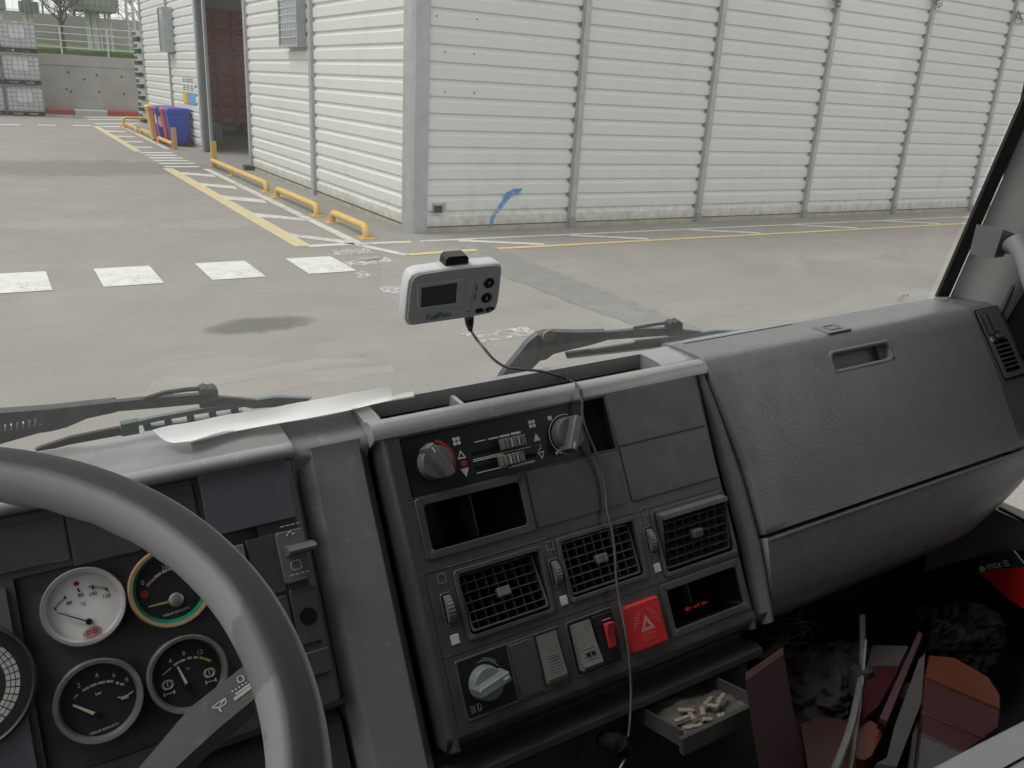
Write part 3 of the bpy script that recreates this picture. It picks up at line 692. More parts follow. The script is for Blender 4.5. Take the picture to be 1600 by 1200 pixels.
wheelie(28.87, 'red', 'dark red wheelie bin between the two blue bins', x=5.10)
wheelie(29.38, 'blue', 'blue wheelie bin with a torn white sticker on its side', True, x=5.00)
wheelie(29.92, 'red', 'red wheelie bin between the yellow bin and the stickered blue bin', x=4.98)
wheelie(30.45, 'yellow', 'yellow wheelie bin at the far end of the row', x=4.92)

# ---------------------------------------------------------------- retaining walls, bank, railings
mb = MB(); mb.box(-30, 30, 46.0, 46.4, 0, 2.62)
for xx in (-9, -3.5, 2.0, 5.1, 10): mb.box(xx-.02, xx+.02, 45.985, 46.0, 0, 2.5)
mb.box(-30, 30, 45.97, 46.0, 2.15, 2.19)
ho = MB()
rw = mb.build('retaining_wall', 'concrete', None); tag(rw, 'stained concrete retaining wall behind the red and white kerb', 'wall')
for q in ((107,113),(151,117),(111,143),(104,139),(155,144),(194,147),(132,124),(190,120)):
    mb = MB(); p = on_plane(*q, Vector((0,45.98,0)), Vector((0,1,0))); mb.lathe([(.045,0),(.045,.012)], 8, fr=frame(p, (1,0,0), (0,0,1), (0,-1,0))); mb.build('tie_hole', 'darkgap', rw)
mb = MB(); mb.box(-30, 40, 53.0, 53.4, 2.4, 4.62); tag(mb.build('upper_wall', 'concrete', None), 'long concrete wall on top of the grassy bank', 'wall')
M['grass'] = mat('grass_green', (.10,.17,.05), .9, dirt=(.15,.20,.08), dscale=2, bscale=20, bstr=.8, bdist=.05)
mb = MB(); mb.grid(lambda a, c: (a, c, 2.60+(c-46.4)*.085+random.uniform(0,.05)), [-30+i*1.0 for i in range(71)], [46.4+k*.9 for k in range(8)]); struct(mb, 'bank', 'grass', smooth=80)
mb = MB()
for k in range(5200):
    x, y = random.uniform(-2, 9), random.uniform(46.3, 47.5); h = random.uniform(.10,.34); z = 2.58
    mb.poly([(x-.03,y,z),(x+.03,y,z),(x+random.uniform(-.06,.06),y+random.uniform(-.05,.05),z+h)])
tag(mb.build('grass', 'grass', None), 'short green grass along the top of the retaining wall', 'grass', kind='stuff')
def railing(y, z0, x0, x1, step, H_, rails, label, pr=.025, rr_=.016, wire=None):
    t = thing('railing', label, 'railing', T(x0, y, z0)); x = x0; k = 0
    while x <= x1+.01:
        mb = MB(); mb.tube([(x,y,z0),(x,y,z0+H_)], pr, 6); mb.build('post', 'whsteel', t); x += step
    for z in rails:
        mb = MB(); mb.tube([(x0,y,z0+z),(x1,y,z0+z)], rr_, 6); mb.build('rail', 'whsteel', t)
    if wire:
        mb = MB(); x = x0
        while x < x1: mb.box(x-.006, x+.006, y-.006, y+.006, z0, z0+H_); x += wire
        mb.build('mesh_infill', 'whsteel', t)
railing(46.1, 2.62, -6.2, 9.6, 1.95, 1.22, (.3,.6,.9,1.2), 'grey railing on the retaining wall behind the plastic tanks', .035, .022)
railing(53.2, 4.6, -9, 14, 2.4, 1.5, (.1,1.5), 'thin wire fence on top of the long concrete wall', .03, .018, .3)
# red and white kerb
for k, (a, c, cl) in enumerate(((2.62,3.75,'r'),(3.75,5.15,'w'),(5.15,6.5,'r'),(6.5,7.9,'w'))):
    M.setdefault('kr', mat('kerb_red', (.45,.07,.06), .7, dirt=(.30,.06,.05), dscale=5)); M.setdefault('kw', mat('kerb_white', (.56,.55,.52), .7, dirt=(.4,.39,.36), dscale=5))
    mb = MB(); mb.loops([[(a+.01,y,z) for y,z in ((45.55,0),(45.55,.2),(45.6,.25),(45.96,.25),(45.96,0))],[(c-.01,y,z) for y,z in ((45.55,0),(45.55,.2),(45.6,.25),(45.96,.25),(45.96,0))]])
    o = mb.build('kerb_block', 'k'+cl, None); tag(o, {0:'red kerb block beside the stack of plastic tanks',1:'white kerb block between the two red ones',2:'red kerb block between the two white ones',3:'white kerb block nearest the far building corner'}[k], 'kerb block', 'red and white kerb blocks')

# ---------------------------------------------------------------- caged plastic tanks
M['tank'] = mat('milky_tank_plastic', (.66,.69,.69), .45, dirt=(.48,.51,.51), dscale=2.5)
M['cage'] = mat('cage_steel', (.33,.35,.36), .45, metal=.4)
M['film'] = mat('tank_label', (.62,.64,.63), .5, dirt=(.45,.47,.47), dscale=5)
def ibc():
    t = thing('tank', 'caged white plastic tank', 'plastic tank', WORLD, 'caged plastic tanks stacked by the wall')
    mb = MB(); mb.loops([[(x,y,z) for x,y in ((-.62+i_,-.50),(.62-i_,-.50),(.67-i_,-.45),(.67-i_,.45),(.62-i_,.5),(-.62+i_,.5),(-.67+i_,.45),(-.67+i_,-.45))] for z, i_ in ((.18,.02),(.22,0),(1.12,0),(1.17,.04))])
    mb.lathe([(.11,1.17),(.11,1.21)], 14); mb.build('tank_body', 'tank', t)
    mb = MB()
    for z in (.24,.42,.60,.78,.96,1.14):
        mb.tube([(-.69,-.55,z),(.69,-.55,z),(.69,.55,z),(-.69,.55,z)], .014, 5, closed=True)
    for i in range(8):
        x = -.69+1.38*i/7
        for y in (-.55,.55): mb.box(x-.012,x+.012,y-.012,y+.012,.15,1.22)
    for i in range(1,6):
        y = -.55+1.1*i/6
        for x in (-.69,.69): mb.box(x-.012,x+.012,y-.012,y+.012,.15,1.22)
    mb.tube([(-.69,-.55,1.22),(.69,-.55,1.22),(.69,.55,1.22),(-.69,.55,1.22)], .02, 6, closed=True); mb.build('cage', 'cage', t)
    mb = MB()
    for x in (-.60,0,.6): mb.box(x-.10,x+.10,-.55,.55,.0,.13)
    mb.box(-.69,.69,-.56,.56,.13,.17); mb.box(-.69,.69,-.56,-.5,0,.03); mb.build('pallet_foot', 'rubber', t)
    mb = MB(); mb.box(-.28,.30,-.556,-.54,.55,1.0); mb.build('label', 'film', t)
    return t
i0 = ibc(); first = True
names_ = {(0,0):'bottom caged tank of the right-hand stack with a white label sheet', (0,1):'middle caged tank of the right-hand stack beside the concrete wall', (0,2):'third caged tank up in the right-hand stack, in front of the railing'}
for i in range(3):
    for j in range(3):
        mw = T(1.72-i*1.46, 44.1+random.uniform(-.03,.03), j*1.285)
        lab = names_.get((i,j)) or ('caged white plastic tank in the left stack at the picture edge, ' + ('lowest','middle','topmost')[j]) if i < 2 else 'caged white plastic tank left of the picture edge'
        if first: i0.matrix_world = mw; _W[i0.name] = mw; i0['label'] = lab; first = False
        else: copy_tree(i0, mw, lab)
mb = MB(); mb.box(2.6, 4.2, 0, .1, 0, .1)
# pile of folded boxes at the far corner of the warehouse
def foldbox():
    t = thing('folded_crate', 'x', 'folded crate', WORLD, 'folded crates piled behind the far building corner')
    mb = MB(); mb.box(-.6,.6,-.5,.5,.16,.40); mb.build('crate_body', 'film', t)
    mb = MB()
    for x in (-.5,0,.5): mb.box(x-.1,x+.1,-.5,.5,0,.15)
    for k in range(4): mb.box(-.61,-.595,-.42+k*.24,-.28+k*.24,.2,.36); mb.box(-.42+k*.26,-.28+k*.26,-.515,-.5,.2,.36)
    mb.build('crate_runners', 'rubber', t); return t
f0 = foldbox(); nms = ('lowest','second lowest','third from the ground','fourth from the ground','fifth from the ground','sixth from the ground','second from top','topmost')
for j in range(8):
    mw = T(6.55+random.uniform(-.03,.03), 41.0, j*.47); lab = nms[j]+' grey folded crate of the pile behind the warehouse corner'
    if j == 0: f0.matrix_world = mw; _W[f0.name] = mw; f0['label'] = lab
    else: copy_tree(f0, mw, lab)

# ---------------------------------------------------------------- loading gantries beyond the wall
M['platform'] = mat('grimy_platform', (.36,.35,.28), .8, dirt=(.22,.22,.17), dscale=2)
M['greensteel'] = mat('green_grey_steel', (.22,.27,.25), .6, dirt=(.14,.17,.16), dscale=3)
def FP(px, py, y): return on_plane(px, py, Vector((0,y,0)), Vector((0,1,0)))
YG = 50.0
t = thing('loading_gantry', 'white steel gantry with pipe legs under a grimy platform', 'gantry', T(FP(152,85,YG).x, YG, 2.6))
a, c = FP(108, 4, YG), FP(179, 14, YG)
mb = MB(); mb.box(a.x, c.x, YG-1.2, YG+1.2, c.z-.0, c.z+.75); 
mb.build('platform_deck', 'platform', t)
mb = MB(); mb.box(a.x+.1, c.x-.05, YG-1.25, YG+1.25, c.z-.22, c.z-.01)
for k in range(9): mb.box(a.x+k*(c.x-a.x)/8-.03, a.x+k*(c.x-a.x)/8+.03, YG-1.27, YG-1.21, c.z-.3, c.z+.9)
mb.build('platform_beam', 'greensteel', t)
for p0, wd in ((141,.13),(147,.05),(151,.16),(158,.05),(168,.05),(174,.08)):
    x = FP(p0, 60, YG).x; mb = MB(); mb.tube([(x, YG-.3+wd, 2.5), (x-.05, YG-.3+wd, c.z)], wd, 10); mb.build('leg', 'whsteel', t)
for q in (20,32,44,56):
    p = FP(165, q, YG); mb = MB(); mb.box(p.x-.22, p.x+.42, YG-.35, YG-.3, p.z-.03, p.z+.03); mb.build('rung', 'whsteel', t)
t = thing('pipe_tower', 'green grey tower head on a pale post left of the gantry', 'tower', T(FP(46,50,YG).x, YG, 2.6))
a, c = FP(28, 0, YG), FP(60, 20, YG); mb = MB(); mb.box(a.x, c.x, YG-.5, YG+.5, c.z, c.z+.45); mb.box(a.x+.15, c.x-.25, YG-.3, YG+.3, c.z+.45, c.z+1.0)
for k in range(6): mb.box(a.x+k*.19-.02, a.x+k*.19+.06, YG-.56, YG-.5, c.z-.08, c.z+.4)
mb.build('tower_head', 'greensteel', t)
for x in (42, 49): p = FP(x, 40, YG); mb = MB(); mb.tube([(p.x, YG, 2.5), (p.x, YG, c.z)], .13, 10); mb.build('post', 'whsteel', t)
t = thing('pipe_tower', 'cut-off green grey tower head at the left picture edge', 'tower', T(FP(3,50,YG).x, YG, 2.6))
a, c = FP(-14, 0, YG), FP(9, 15, YG); mb = MB(); mb.box(a.x, c.x, YG-.5, YG+.5, c.z, c.z+.5); mb.build('tower_head', 'greensteel', t)
p = FP(4, 40, YG); mb = MB(); mb.tube([(p.x, YG, 2.5), (p.x, YG, c.z)], .08, 8); mb.build('post', 'whsteel', t)
t = thing('steel_ladder', 'pale steel ladder frame between the gantry and the warehouse', 'ladder', T(FP(205,45,YG).x, YG, 2.6))
for x in (199, 209): p = FP(x, 20, YG); mb = MB(); mb.tube([(p.x, YG, 2.5), (p.x-.1, YG, 9)], .07, 6); mb.build('stile', 'whsteel', t)
for y in (-20, 0, 21, 44): a, c = FP(199, y, YG), FP(210, y+.6, YG); mb = MB(); mb.box(a.x, c.x, YG-.04, YG+.04, c.z-.06, c.z+.06); mb.build('rung', 'whsteel', t)

# ---------------------------------------------------------------- bare trees
M['bark'] = mat('bare_bark', (.11,.10,.085), .9, dirt=(.07,.065,.055), dscale=6)
def bare_tree(x, y, z0, h, label, seed, nb=150, tr=.13):
    rnd = random.Random(seed); t = thing('bare_tree', label, 'tree', T(x, y, z0))
    mb = MB(); mb.tube([(x,y,z0),(x-.06,y,z0+h*.25),(x+.02,y,z0+h*.5),(x+.05,y,z0+h*.8)], [tr,tr*.8,tr*.55,tr*.2], 8); mb.build('trunk', 'bark', t)
    mb = MB()
    def br(p, d, L, r, n):
        q = p + d*L*.5 + Vector((rnd.gauss(0,.04),rnd.gauss(0,.04),.02))*L; e = q + (d+Vector((rnd.gauss(0,.25),rnd.gauss(0,.25),rnd.uniform(0,.3)))).normalized()*L*.5
        mb.tube([p,q,e], [r, r*.7, r*.4], 4, caps=False)
        if n > 0:
            for k in range(4):
                s_ = rnd.uniform(.3,1); b_ = p.lerp(e, s_); dd = (d+Vector((rnd.gauss(0,.6),rnd.gauss(0,.6),rnd.gauss(.1,.45)))).normalized(); br(b_, dd, L*rnd.uniform(.45,.7), r*.5, n-1)
    for k in range(16):
        s_ = .28+.6*k/16; p = Vector((x,y,z0+h*s_)); an = rnd.uniform(0,6.28); br(p, Vector((math.cos(an),math.sin(an),rnd.uniform(.3,.9))).normalized(), h*.32*(1.15-s_*.6), tr*.38, 3)
    mb.build('crown', 'bark', t, recalc=False)
p = FP(101, 78, 49.0); bare_tree(p.x, 49.0, 2.5, 4.6, 'bare leafless tree between the tower and the gantry', 3)
p = FP(120, 60, 57); bare_tree(p.x, 57, 2.5, 5.0, 'bare leafless tree partly behind the gantry platform', 5)
p = FP(222, 60, 56); bare_tree(p.x, 56, 2.5, 6.0, 'thin bare tree beside the far edge of the warehouse', 9, tr=.08)

# ================================================================== THE CAB
def circ(n=24): return [2*math.pi*i/n for i in range(n)]
def arc(cy, cz, r, a0, a1, n=6): return [(cy+r*math.cos(R(a0+(a1-a0)*k/n)), cz+r*math.sin(R(a0+(a1-a0)*k/n))) for k in range(n+1)]
def at_face(u, v, w_=0, rot=0): return FACE @ Matrix.Translation((u, v, w_)) @ Matrix.Rotation(rot, 4, 'Z')
dash = thing('dashboard', 'charcoal plastic truck dashboard with gauges, air vents and switches under the windscreen', 'dashboard', FACE)

# face plate with rectangular openings and pockets behind them
def holed(mb, u0, u1, v0, v1, holes, w_=0.0):
    us = sorted({u0, u1} | {h[0] for h in holes} | {h[1] for h in holes}); vs = sorted({v0, v1} | {h[2] for h in holes} | {h[3] for h in holes})
    us = [a for a in us if u0 <= a <= u1]; vs = [a for a in vs if v0 <= a <= v1]
    mb.grid(lambda a, b: (a, b, w_), us, vs, skip=lambda a, b: any(h[0] < a < h[1] and h[2] < b < h[3] for h in holes))
def well(mb, h, depth, w_=0.0, back=True):
    a, b, c, d = h[:4]; P = [(a,c),(b,c),(b,d),(a,d)]
    mb.loops([[(x,y,w_) for x,y in P], [(x,y,w_-depth) for x,y in P]], cap0=False, cap1=back)

# ---- console ------------------------------------------------------
HV = (-.160,.152,.091,.166); PK1 = (-.150,-.007,.019,.083); PK2 = (.177,.314,-.177,-.115)
VL = (-.125,-.004,-.092,-.012); VC = (.027,.152,-.089,-.010); VR = (.186,.318,-.098,-.010)
SWB = (-.0755,.0,-.184,-.1165)
holes = [HV, PK1, PK2, VL, VC, VR]
mb = MB(FACE)
holed(mb, -.168, .3225, -.198, .169, holes)
mb.cur = 1
for h in (PK1, PK2): well(mb, h, .085)
well(mb, HV, .012)
mb.cur = 0
# rounded side rails of the frame and the big rounded top edge with the tray behind it
def rail(u0, u1, sgn, slope=0):
    pr = [(0,-.06)] + [(0,-.012)] + [(.012-.012*math.cos(R(a)), -.012+.012*math.sin(R(a))) for a in (15,35,55,75,90)] + [(abs(u1-u0), 0)]
    def row(v):
        du = (slope*(.16-v)) 
        return [((u0 + sgn*x + du*(1-x/abs(u1-u0))), v, z) for x, z in pr]
    mb.loops([row(v) for v in (-.215,-.15,-.05,.05,.13,.171)], closed=False, cap0=False, cap1=False)
rail(-.186, -.168, 1, .015); rail(.334, .322, -1, -.06)
# bottom roll under the face
bp = [(-.198,0)] + [(-.198-.016*math.sin(R(a)), -.016+.016*math.cos(R(a))) for a in (20,45,70,90)] + [(-.222,-.04),(-.23,-.055)]
mb.loops([[(-.183,v,z) for v,z in bp], [(.350,v,z) for v,z in bp]], closed=False, cap0=False, cap1=False)
mb.loops([[(-.168,v,z) for v,z in [(-.2,0),(-.19,0.0003)]], [(.326,v,z) for v,z in [(-.2,0),(-.19,.0003)]]], closed=False, cap0=False, cap1=False)
con = mb.build('console_frame', ['console','blackp'], dash, smooth=50, recalc=False)

lip = [(.168,-.004),(.169,.001)] + [(.174+.021*math.sin(R(a)), -.017+.019*math.cos(R(a))) for a in (0,12,25,38,50,62,75,88,100)]
tray = lip + [(.188,-.023),(.162,-.036),(.160,-.041),(.184,-.080),(.188,-.083),(.2225,-.064),(.228,-.072),(.215,-.095),(.16,-.12),(.158,-.05),(.166,-.008)]
solid = lip + [(.200,-.026),(.214,-.048),(.2225,-.064),(.228,-.072),(.215,-.095),(.16,-.12),(.158,-.05),(.166,-.008)]
mb = MB(FACE)
mb.extr(tray, [-.170, .283]); mb.extr(solid, [-.192,-.170]); mb.extr(solid, [.283,.352])
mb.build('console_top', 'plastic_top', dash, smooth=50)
mb = MB(FACE); mb.loops([[(u_, v, z) for v, z in ((.164,-.040),(.190,-.024),(.212,-.060),(.189,-.079))] for u_ in (-.052,-.046)]); mb.build('tray_divider', 'plastic_top', dash)
mb = MB(FACE @ frame((.205,.176,-.056), (1,0,0), (0,.45,-.9), (0,.9,.45))); mb.ring(-.028,.028,-.012,.012,.003,0,.004,.008); mb.build('tray_grommet', 'blackp', dash)
m_, nt, b = newmat('red_display'); M['redglow'] = m_; b.inputs['Base Color'].default_value = (.3,.02,.01,1); b.inputs['Emission Color'].default_value = (1,.09,.04,1); b.inputs['Emission Strength'].default_value = .035
# storage pocket frames, flaps and blanks
def pocket(h, name):
    mb = MB(FACE); mb.ring(h[0]-.008, h[1]+.006, h[2]-.007, h[3]+.006, .010, -.001, .0022, .005); mb.build(name, 'console', dash)
pocket(PK1, 'storage_pocket'); pocket(PK2, 'storage_pocket')
mb = MB(FACE); mb.box(PK1[0]+.086, PK1[0]+.0885, PK1[2], PK1[3]-.008, -.08, -.045); mb.build('pocket_divider', 'cluster', dash)
mb = MB(FACE); mb.box(PK2[0]+.07, PK2[0]+.072, PK2[2]+.02, PK2[3], -.084, -.04); mb.build('pocket_divider', 'cluster', dash)
mb = MB(FACE)
q0_ = FU(1072,953,h=-.04)
for k, wd in enumerate((.006,.003,.006,.003,.007,.004)): mb.plate(q0_[0]+k*.0078, q0_[0]+k*.0078+wd, q0_[1]-.002+(k%2)*.001, q0_[1]+.003-(k%3)*.001, -.042, -.0395, .0008, .0004)
mb.build('red_display', M['redglow'], dash)
mb = MB(FACE); mb.box(q0_[0]-.004, q0_[0]+.050, q0_[1]-.008, q0_[1]+.008, -.0845, -.0421); mb.build('display_housing', 'blackm', dash)
mb = MB(FACE)
mb.plate(.1555,.319,.0925,.1675,-.001,.0032,.002,.0008); mb.build('cover_flap', 'console', dash)
mb = MB(FACE); mb.plate(.1580,.3195,.0135,.0905,-.001,.0026,.002,.0008); mb.build('cover_flap', 'console', dash)
mb = MB(FACE); mb.plate(.0035,.1480,.0135,.0875,-.001,.0018,.002,.0006); mb.plate(.1495,.1560,.030,.060,-.001,.0003,.001,.0002); mb.build('blank_panel', 'cluster', dash)
random.seed(3); mb = MB(FACE)
for k in range(46): a, b_ = random.gauss(.222,.014), random.gauss(.124,.010); b_ += (.222-a)*.5; s_ = random.uniform(.0004,.0016); mb.plate(a, a+s_*1.6, b_, b_+s_, .0033, .0036, s_*.3, .0001, seg=1)
mb.build('glue_residue', 'dimmark', dash)

# ---- heater panel --------------------------------------------------
mb = MB(FACE); mb.box(.1125,.1505,.0925,.165,-.0118,-.0110); mb.build('empty_slot_shade', 'blackm', dash)  # black plate painting in the deep shade of the empty slot
mb = MB(FACE); mb.plate(-.159,.112,.0915,.1655,-.0075,-.002,.001,.0005); hp = mb.build('heater_panel', 'blackp', dash)
def knob(parent, cu, cv, w0, r, h, ang, matn='knob', pad=.85):
    F_ = at_face(cu, cv, w0, ang)
    mb = MB(F_); mb.lathe([(r,0),(r,.004),(r*.96,.007),(r*.94,h*.45),(r*.88,h*.52),(0.0005,h*.53)], 40)
    k_ = mb.build('knob', matn, parent, smooth=40)
    mb = MB(F_)                                              # grip bar
    L = r*1.12; wd = r*.30
    mb.loops([[(x*sx, y*sy, z) for x, y in ((L,wd),(L*.9,wd*1.15),(-L*.8,wd*1.15),(-L*.88,wd*.8),(-L*.88,-wd*.8),(-L*.8,-wd*1.15),(L*.9,-wd*1.15),(L,-wd))] for z, sx, sy in ((.004,1,1),(h*.92,.98,.85),(h,.93,.6))])
    mb.build('knob_grip', matn, k_, smooth=30)
    mb = MB(F_); mb.box(L*.55, L*.86, -.0012, .0012, h*.98, h+.0006); mb.build('pointer_mark', 'whitemark', k_)
    return k_
kc = FU(679,723); knob(hp, kc[0], kc[1], -.002, .0225, .028, R(118))
kc2 = FU(886,678); knob(hp, kc2[0], kc2[1], -.002, .0235, .028, R(-118))
mb = MB(FACE)
def arcmark(c, r, a0, a1, wd, z, n=10):
    mb.grid(lambda a, q: (c[0]+q*math.cos(R(a)), c[1]+q*math.sin(R(a)), z), [a0+(a1-a0)*k/n for k in range(n+1)], [r-wd/2, r+wd/2])
arcmark(kc2, .0275, 70, 255, .0012, -.0012)
q = FU(860,653); mb.plate(q[0]-.003, q[0]+.003, q[1]-.003, q[1]+.003, -.002, -.0012, .0004, .0002)
for p in ((742,690,760,687),(764,686,779,683),(781,681,797,679),(799,677,814,675)):
    a, c = FU(p[0],p[1]), FU(p[2],p[3]); t_ = (p[0]-742)/40*.0012
    mb.box(a[0], c[0], min(a[1],c[1])-.0005-t_/2, min(a[1],c[1])+.0008+t_/2, -.0018, -.0012)
for p in ((740,718,830,698),(740,721,788,710),(746,739,794,728),(795,731,836,721),(800,728,836,719)):
    a, c = FU(p[0],p[1]), FU(p[2],p[3]); mb.box(a[0], c[0], (a[1]+c[1])/2-.0006, (a[1]+c[1])/2+.0006, -.0018, -.0012)
def tri(c, s_, up, hollow, z=-.0012):
    d = 1 if up else -1
    o = [(c[0]-s_, c[1]-d*s_*.9), (c[0]+s_, c[1]-d*s_*.9), (c[0], c[1]+d*s_)]
    if not hollow: mb.poly([(x,y,z) for x,y in o]); return
    i_ = [(c[0]+(x-c[0])*.62, c[1]-d*s_*.12+(y-c[1])*.55) for x, y in o]
    for k in range(3): j = (k+1)%3; mb.quad((*o[k],z),(*o[j],z),(*i_[j],z),(*i_[k],z))
tri(FU(721,710), .006, True, True); tri(FU(728,738), .006, False, False); tri(FU(839,683), .0055, True, False); tri(FU(847,711), .0055, False, True)
def fan(c, s_):
    for k in range(4):
        a = R(45+90*k); mb.lathe([(s_*.42,0),(s_*.40,.0005)], 8, fr=FACE @ Matrix.Translation((c[0]+math.cos(a)*s_*.6, c[1]+math.sin(a)*s_*.6, -.0018)))
fan(FU(714,689), .0065); fan(FU(832,662), .0065)
q = FU(874,707)
for k in range(3): mb.lathe([(.0022,0),(.0021,.0005)], 8, fr=FACE @ Matrix.Translation((q[0]+(k-1)*.003, q[1]+(k%2)*.003, -.0018)))
q = FU(843,699); mb.tube([(q[0]+.002,q[1]+.004,-.0015),(q[0]+.003,q[1]-.001,-.0015),(q[0]-.002,q[1]-.004,-.0015)], .0006, 5)
mb.build('heater_symbols', 'whitemark', hp)
mb = MB(FACE); arcmark(kc, .0275, -25, 75, .0042, -.0012); q = FU(726,724); mb.lathe([(.0042,0),(.0040,.0006)], 10, fr=FACE @ Matrix.Translation((q[0], q[1], -.0018)))
mb.build('heat_arc', 'redmark', hp)
mb = MB(FACE)
for p in ((738,709,824,690),(744,731,838,711)):
    a, c = FU(p[0],p[1]), FU(p[2],p[3]); mb.box(a[0], c[0], (a[1]+c[1])/2-.0028, (a[1]+c[1])/2+.0028, -.0019, -.0016)
mb.build('slider_slot', 'blackm', hp)
for p in ((805,690),(803,716)):
    q = FU(*p, h=.012); mb = MB(FACE); n_ = 7
    for k in range(n_):
        x = q[0]-.0155+k*.0052; hh = .014-abs(k-3)*.0012; mb.plate(x-.0021, x+.0021, q[1]-.0072, q[1]+.0072, 0, hh, .001, .0008, seg=2)
    mb.plate(q[0]-.017, q[0]+.017, q[1]-.0066, q[1]+.0066, -.001, .010, .003, .002)
    s_ = mb.build('slider', 'rocker', hp); mb = MB(FACE)
    for dx in (-.0052, .0052): mb.box(q[0]+dx-.0005, q[0]+dx+.0005, q[1]-.0055, q[1]+.0055, .0136, .0145)
    mb.build('slider_mark', 'whitemark', s_)

# ---- air vents -----------------------------------------------------
def vent(h, tilt, nx=8, ny=6, wheel=None, pop=0.0):
    a, b_, c, d = h
    mb = MB(FACE); well(mb, h, .05); mb.ring(a-.004, b_+.004, c-.004, d+.004, .006, -.0005, .003, .006)
    vt = mb.build('air_vent', 'cluster', dash, recalc=True)
    cu, cv = (a+b_)/2, (c+d)/2; hw, hh = (b_-a)/2-.004, (d-c)/2-.004
    F_ = FACE @ Matrix.Translation((cu, cv, -.006+pop)) @ Matrix.Rotation(tilt, 4, 'X')
    mb = MB(F_)
    mb.ring(-hw, hw, -hh, hh, .003, -.022, .002, .004)
    for i in range(1, ny): y = -hh + 2*hh*i/ny; mb.loops([[(x, y+s_*.0011, z) for s_, z in ((-1,-.014),(-.6,.0012),(.6,.0012),(1,-.014))] for x in (-hw+.002, hw-.002)])
    mb.build('louvre', 'console', vt)
    mb = MB(F_)
    for i in range(1, nx): x = -hw + 2*hw*i/nx; mb.box(x-.0009, x+.0009, -hh+.002, hh-.002, -.030, -.008)
    mb.build('vanes', 'cluster', vt)
    mb = MB(F_); mb.plate(-.009, .009, -.006, .006, -.004, .0065, .002, .0015); mb.build('vane_tab', 'knob', vt)
    return vt
vent(VL, R(-13)); vent(VC, R(-3)); vr_ = vent(VR, R(14), pop=.010)
mb = MB(FACE); mb.loops([[(x, y, z) for y, z in ((VR[3]-.003,-.004),(VR[3]-.001,.000),(VR[3]-.006,.0165),(VR[3]-.012,.016))] for x in (VR[0]+.006, VR[1]-.004)]); mb.build('tilted_top_edge', 'plastic', vr_)
def twheel(px0, px1):
    (u_, va), (_, vb) = FU(*px0), FU(*px1); cv = (va+vb)/2; ln = abs(va-vb)/2; cu = (FU(*px0)[0]+FU(*px1)[0])/2
    mb = MB(FACE); mb.ring(cu-.0085, cu+.0085, cv-ln-.003, cv+ln+.003, .0025, -.0006, .0012, .004); tw = mb.build('thumbwheel', 'console', dash)
    mb = MB(FACE); mb.box(cu-.0065, cu+.0065, cv-ln, cv+ln, 0, .0005); mb.build('wheel_slot', 'blackm', tw)
    mb = MB(FACE @ Matrix.Translation((cu, cv, -.6*ln)) @ Matrix.Rotation(R(90), 4, 'Y'))
    n_ = 56; rr_ = ln*1.12
    mb.loops([[((rr_+(.0006 if i % 2 else 0))*math.cos(2*math.pi*i/n_), (rr_+(.0006 if i % 2 else 0))*math.sin(2*math.pi*i/n_), z) for i in range(n_)] for z in (-.0045,.0045)]); mb.build('ribbed_disc', 'knob', tw, smooth=10)
twheel((697,929),(706,975)); twheel((865,876),(873,915)); twheel((1012,826),(1021,864))
for p in ((690,904),(859,853),(1007,799)): q = FU(*p); mb = MB(FACE); mb.ring(q[0]-.0055, q[0]+.0055, q[1]-.006, q[1]+.006, .0008, 0, .0008, .0006, .0002); mb.build('square_outline', 'dimmark', dash)
for p in ((711,999),(881,938),(1027,887)): q = FU(*p); mb = MB(FACE); mb.plate(q[0]-.0055, q[0]+.0055, q[1]-.006, q[1]+.006, 0, .0012, .0008, .0004); mb.build('square_mark', 'whitemark', dash)
# fine seam lines of the modules
mb = MB(FACE)
for a, b_, c, d in ((-.165,.157,.0885,.0895),(-.165,.324,-.0035,-.0028),(-.1655,-.165,-.19,-.003),(-.165,.324,-.107,-.1063),(.0165,.0170,-.1,-.004),(.1675,.168,-.1,-.004),(-.165,.165,-.1925,-.1918),(.1660,.1665,-.19,-.108),(.0005,.0012,.012,.089),(.156,.1567,.012,.168),(.157,.322,.0915,.0919),(.157,.322,.0115,.0122)):
    mb.box(a, b_, c, d, 0, .0002)
mb.build('seam_line', 'blackm', dash)
mb = MB(FACE)
for a, b_, c, d in ((-.164,.150,.0868,.0874),(-.135,.012,-.0022,-.0016),(.155,.320,.1690,.1695),(.155,.1555,.012,.168),(-.0012,-.0007,.013,.087)):
    mb.box(a, b_, c, d, .0, .0006)
mb.build('worn_edge', 'dimmark', dash)

# ---- switch row ----------------------------------------------------
mb = MB(FACE); a = (-.152,-.0775,-.187,-.113); mb.ring(a[0], a[1], a[2], a[3], .003, -.0005, .0015, .003); lp = mb.build('light_switch', 'console', dash)
mb = MB(FACE); mb.plate(a[0]+.003, a[1]-.003, a[2]+.003, a[3]-.003, 0, .001, .002, .0003); mb.build('switch_plate', 'blackp', lp)
kc3 = FU(762,1068, h=.01); knob(lp, kc3[0], kc3[1], .001, .0215, .030, R(12), 'knob2')
mb = MB(FACE); q = FU(742,1107)
mb.tube([(q[0]+.004+.0045*math.cos(x), q[1]+.0045*math.sin(x), .0014) for x in [R(-90+30*k) for k in range(7)]]+[(q[0]+.004,q[1]-.0045,.0014)], .0006, 5)
for k in range(4): mb.box(q[0]-.006, q[0]+.0005, q[1]-.004+k*.0024, q[1]-.0032+k*.0024, .001, .0016)
arcmark(kc3, .0262, 30, 100, .0012, .0014); arcmark(kc3, .0285, 45, 85, .0012, .0014)
mb.build('lamp_symbol', 'dimmark', lp)
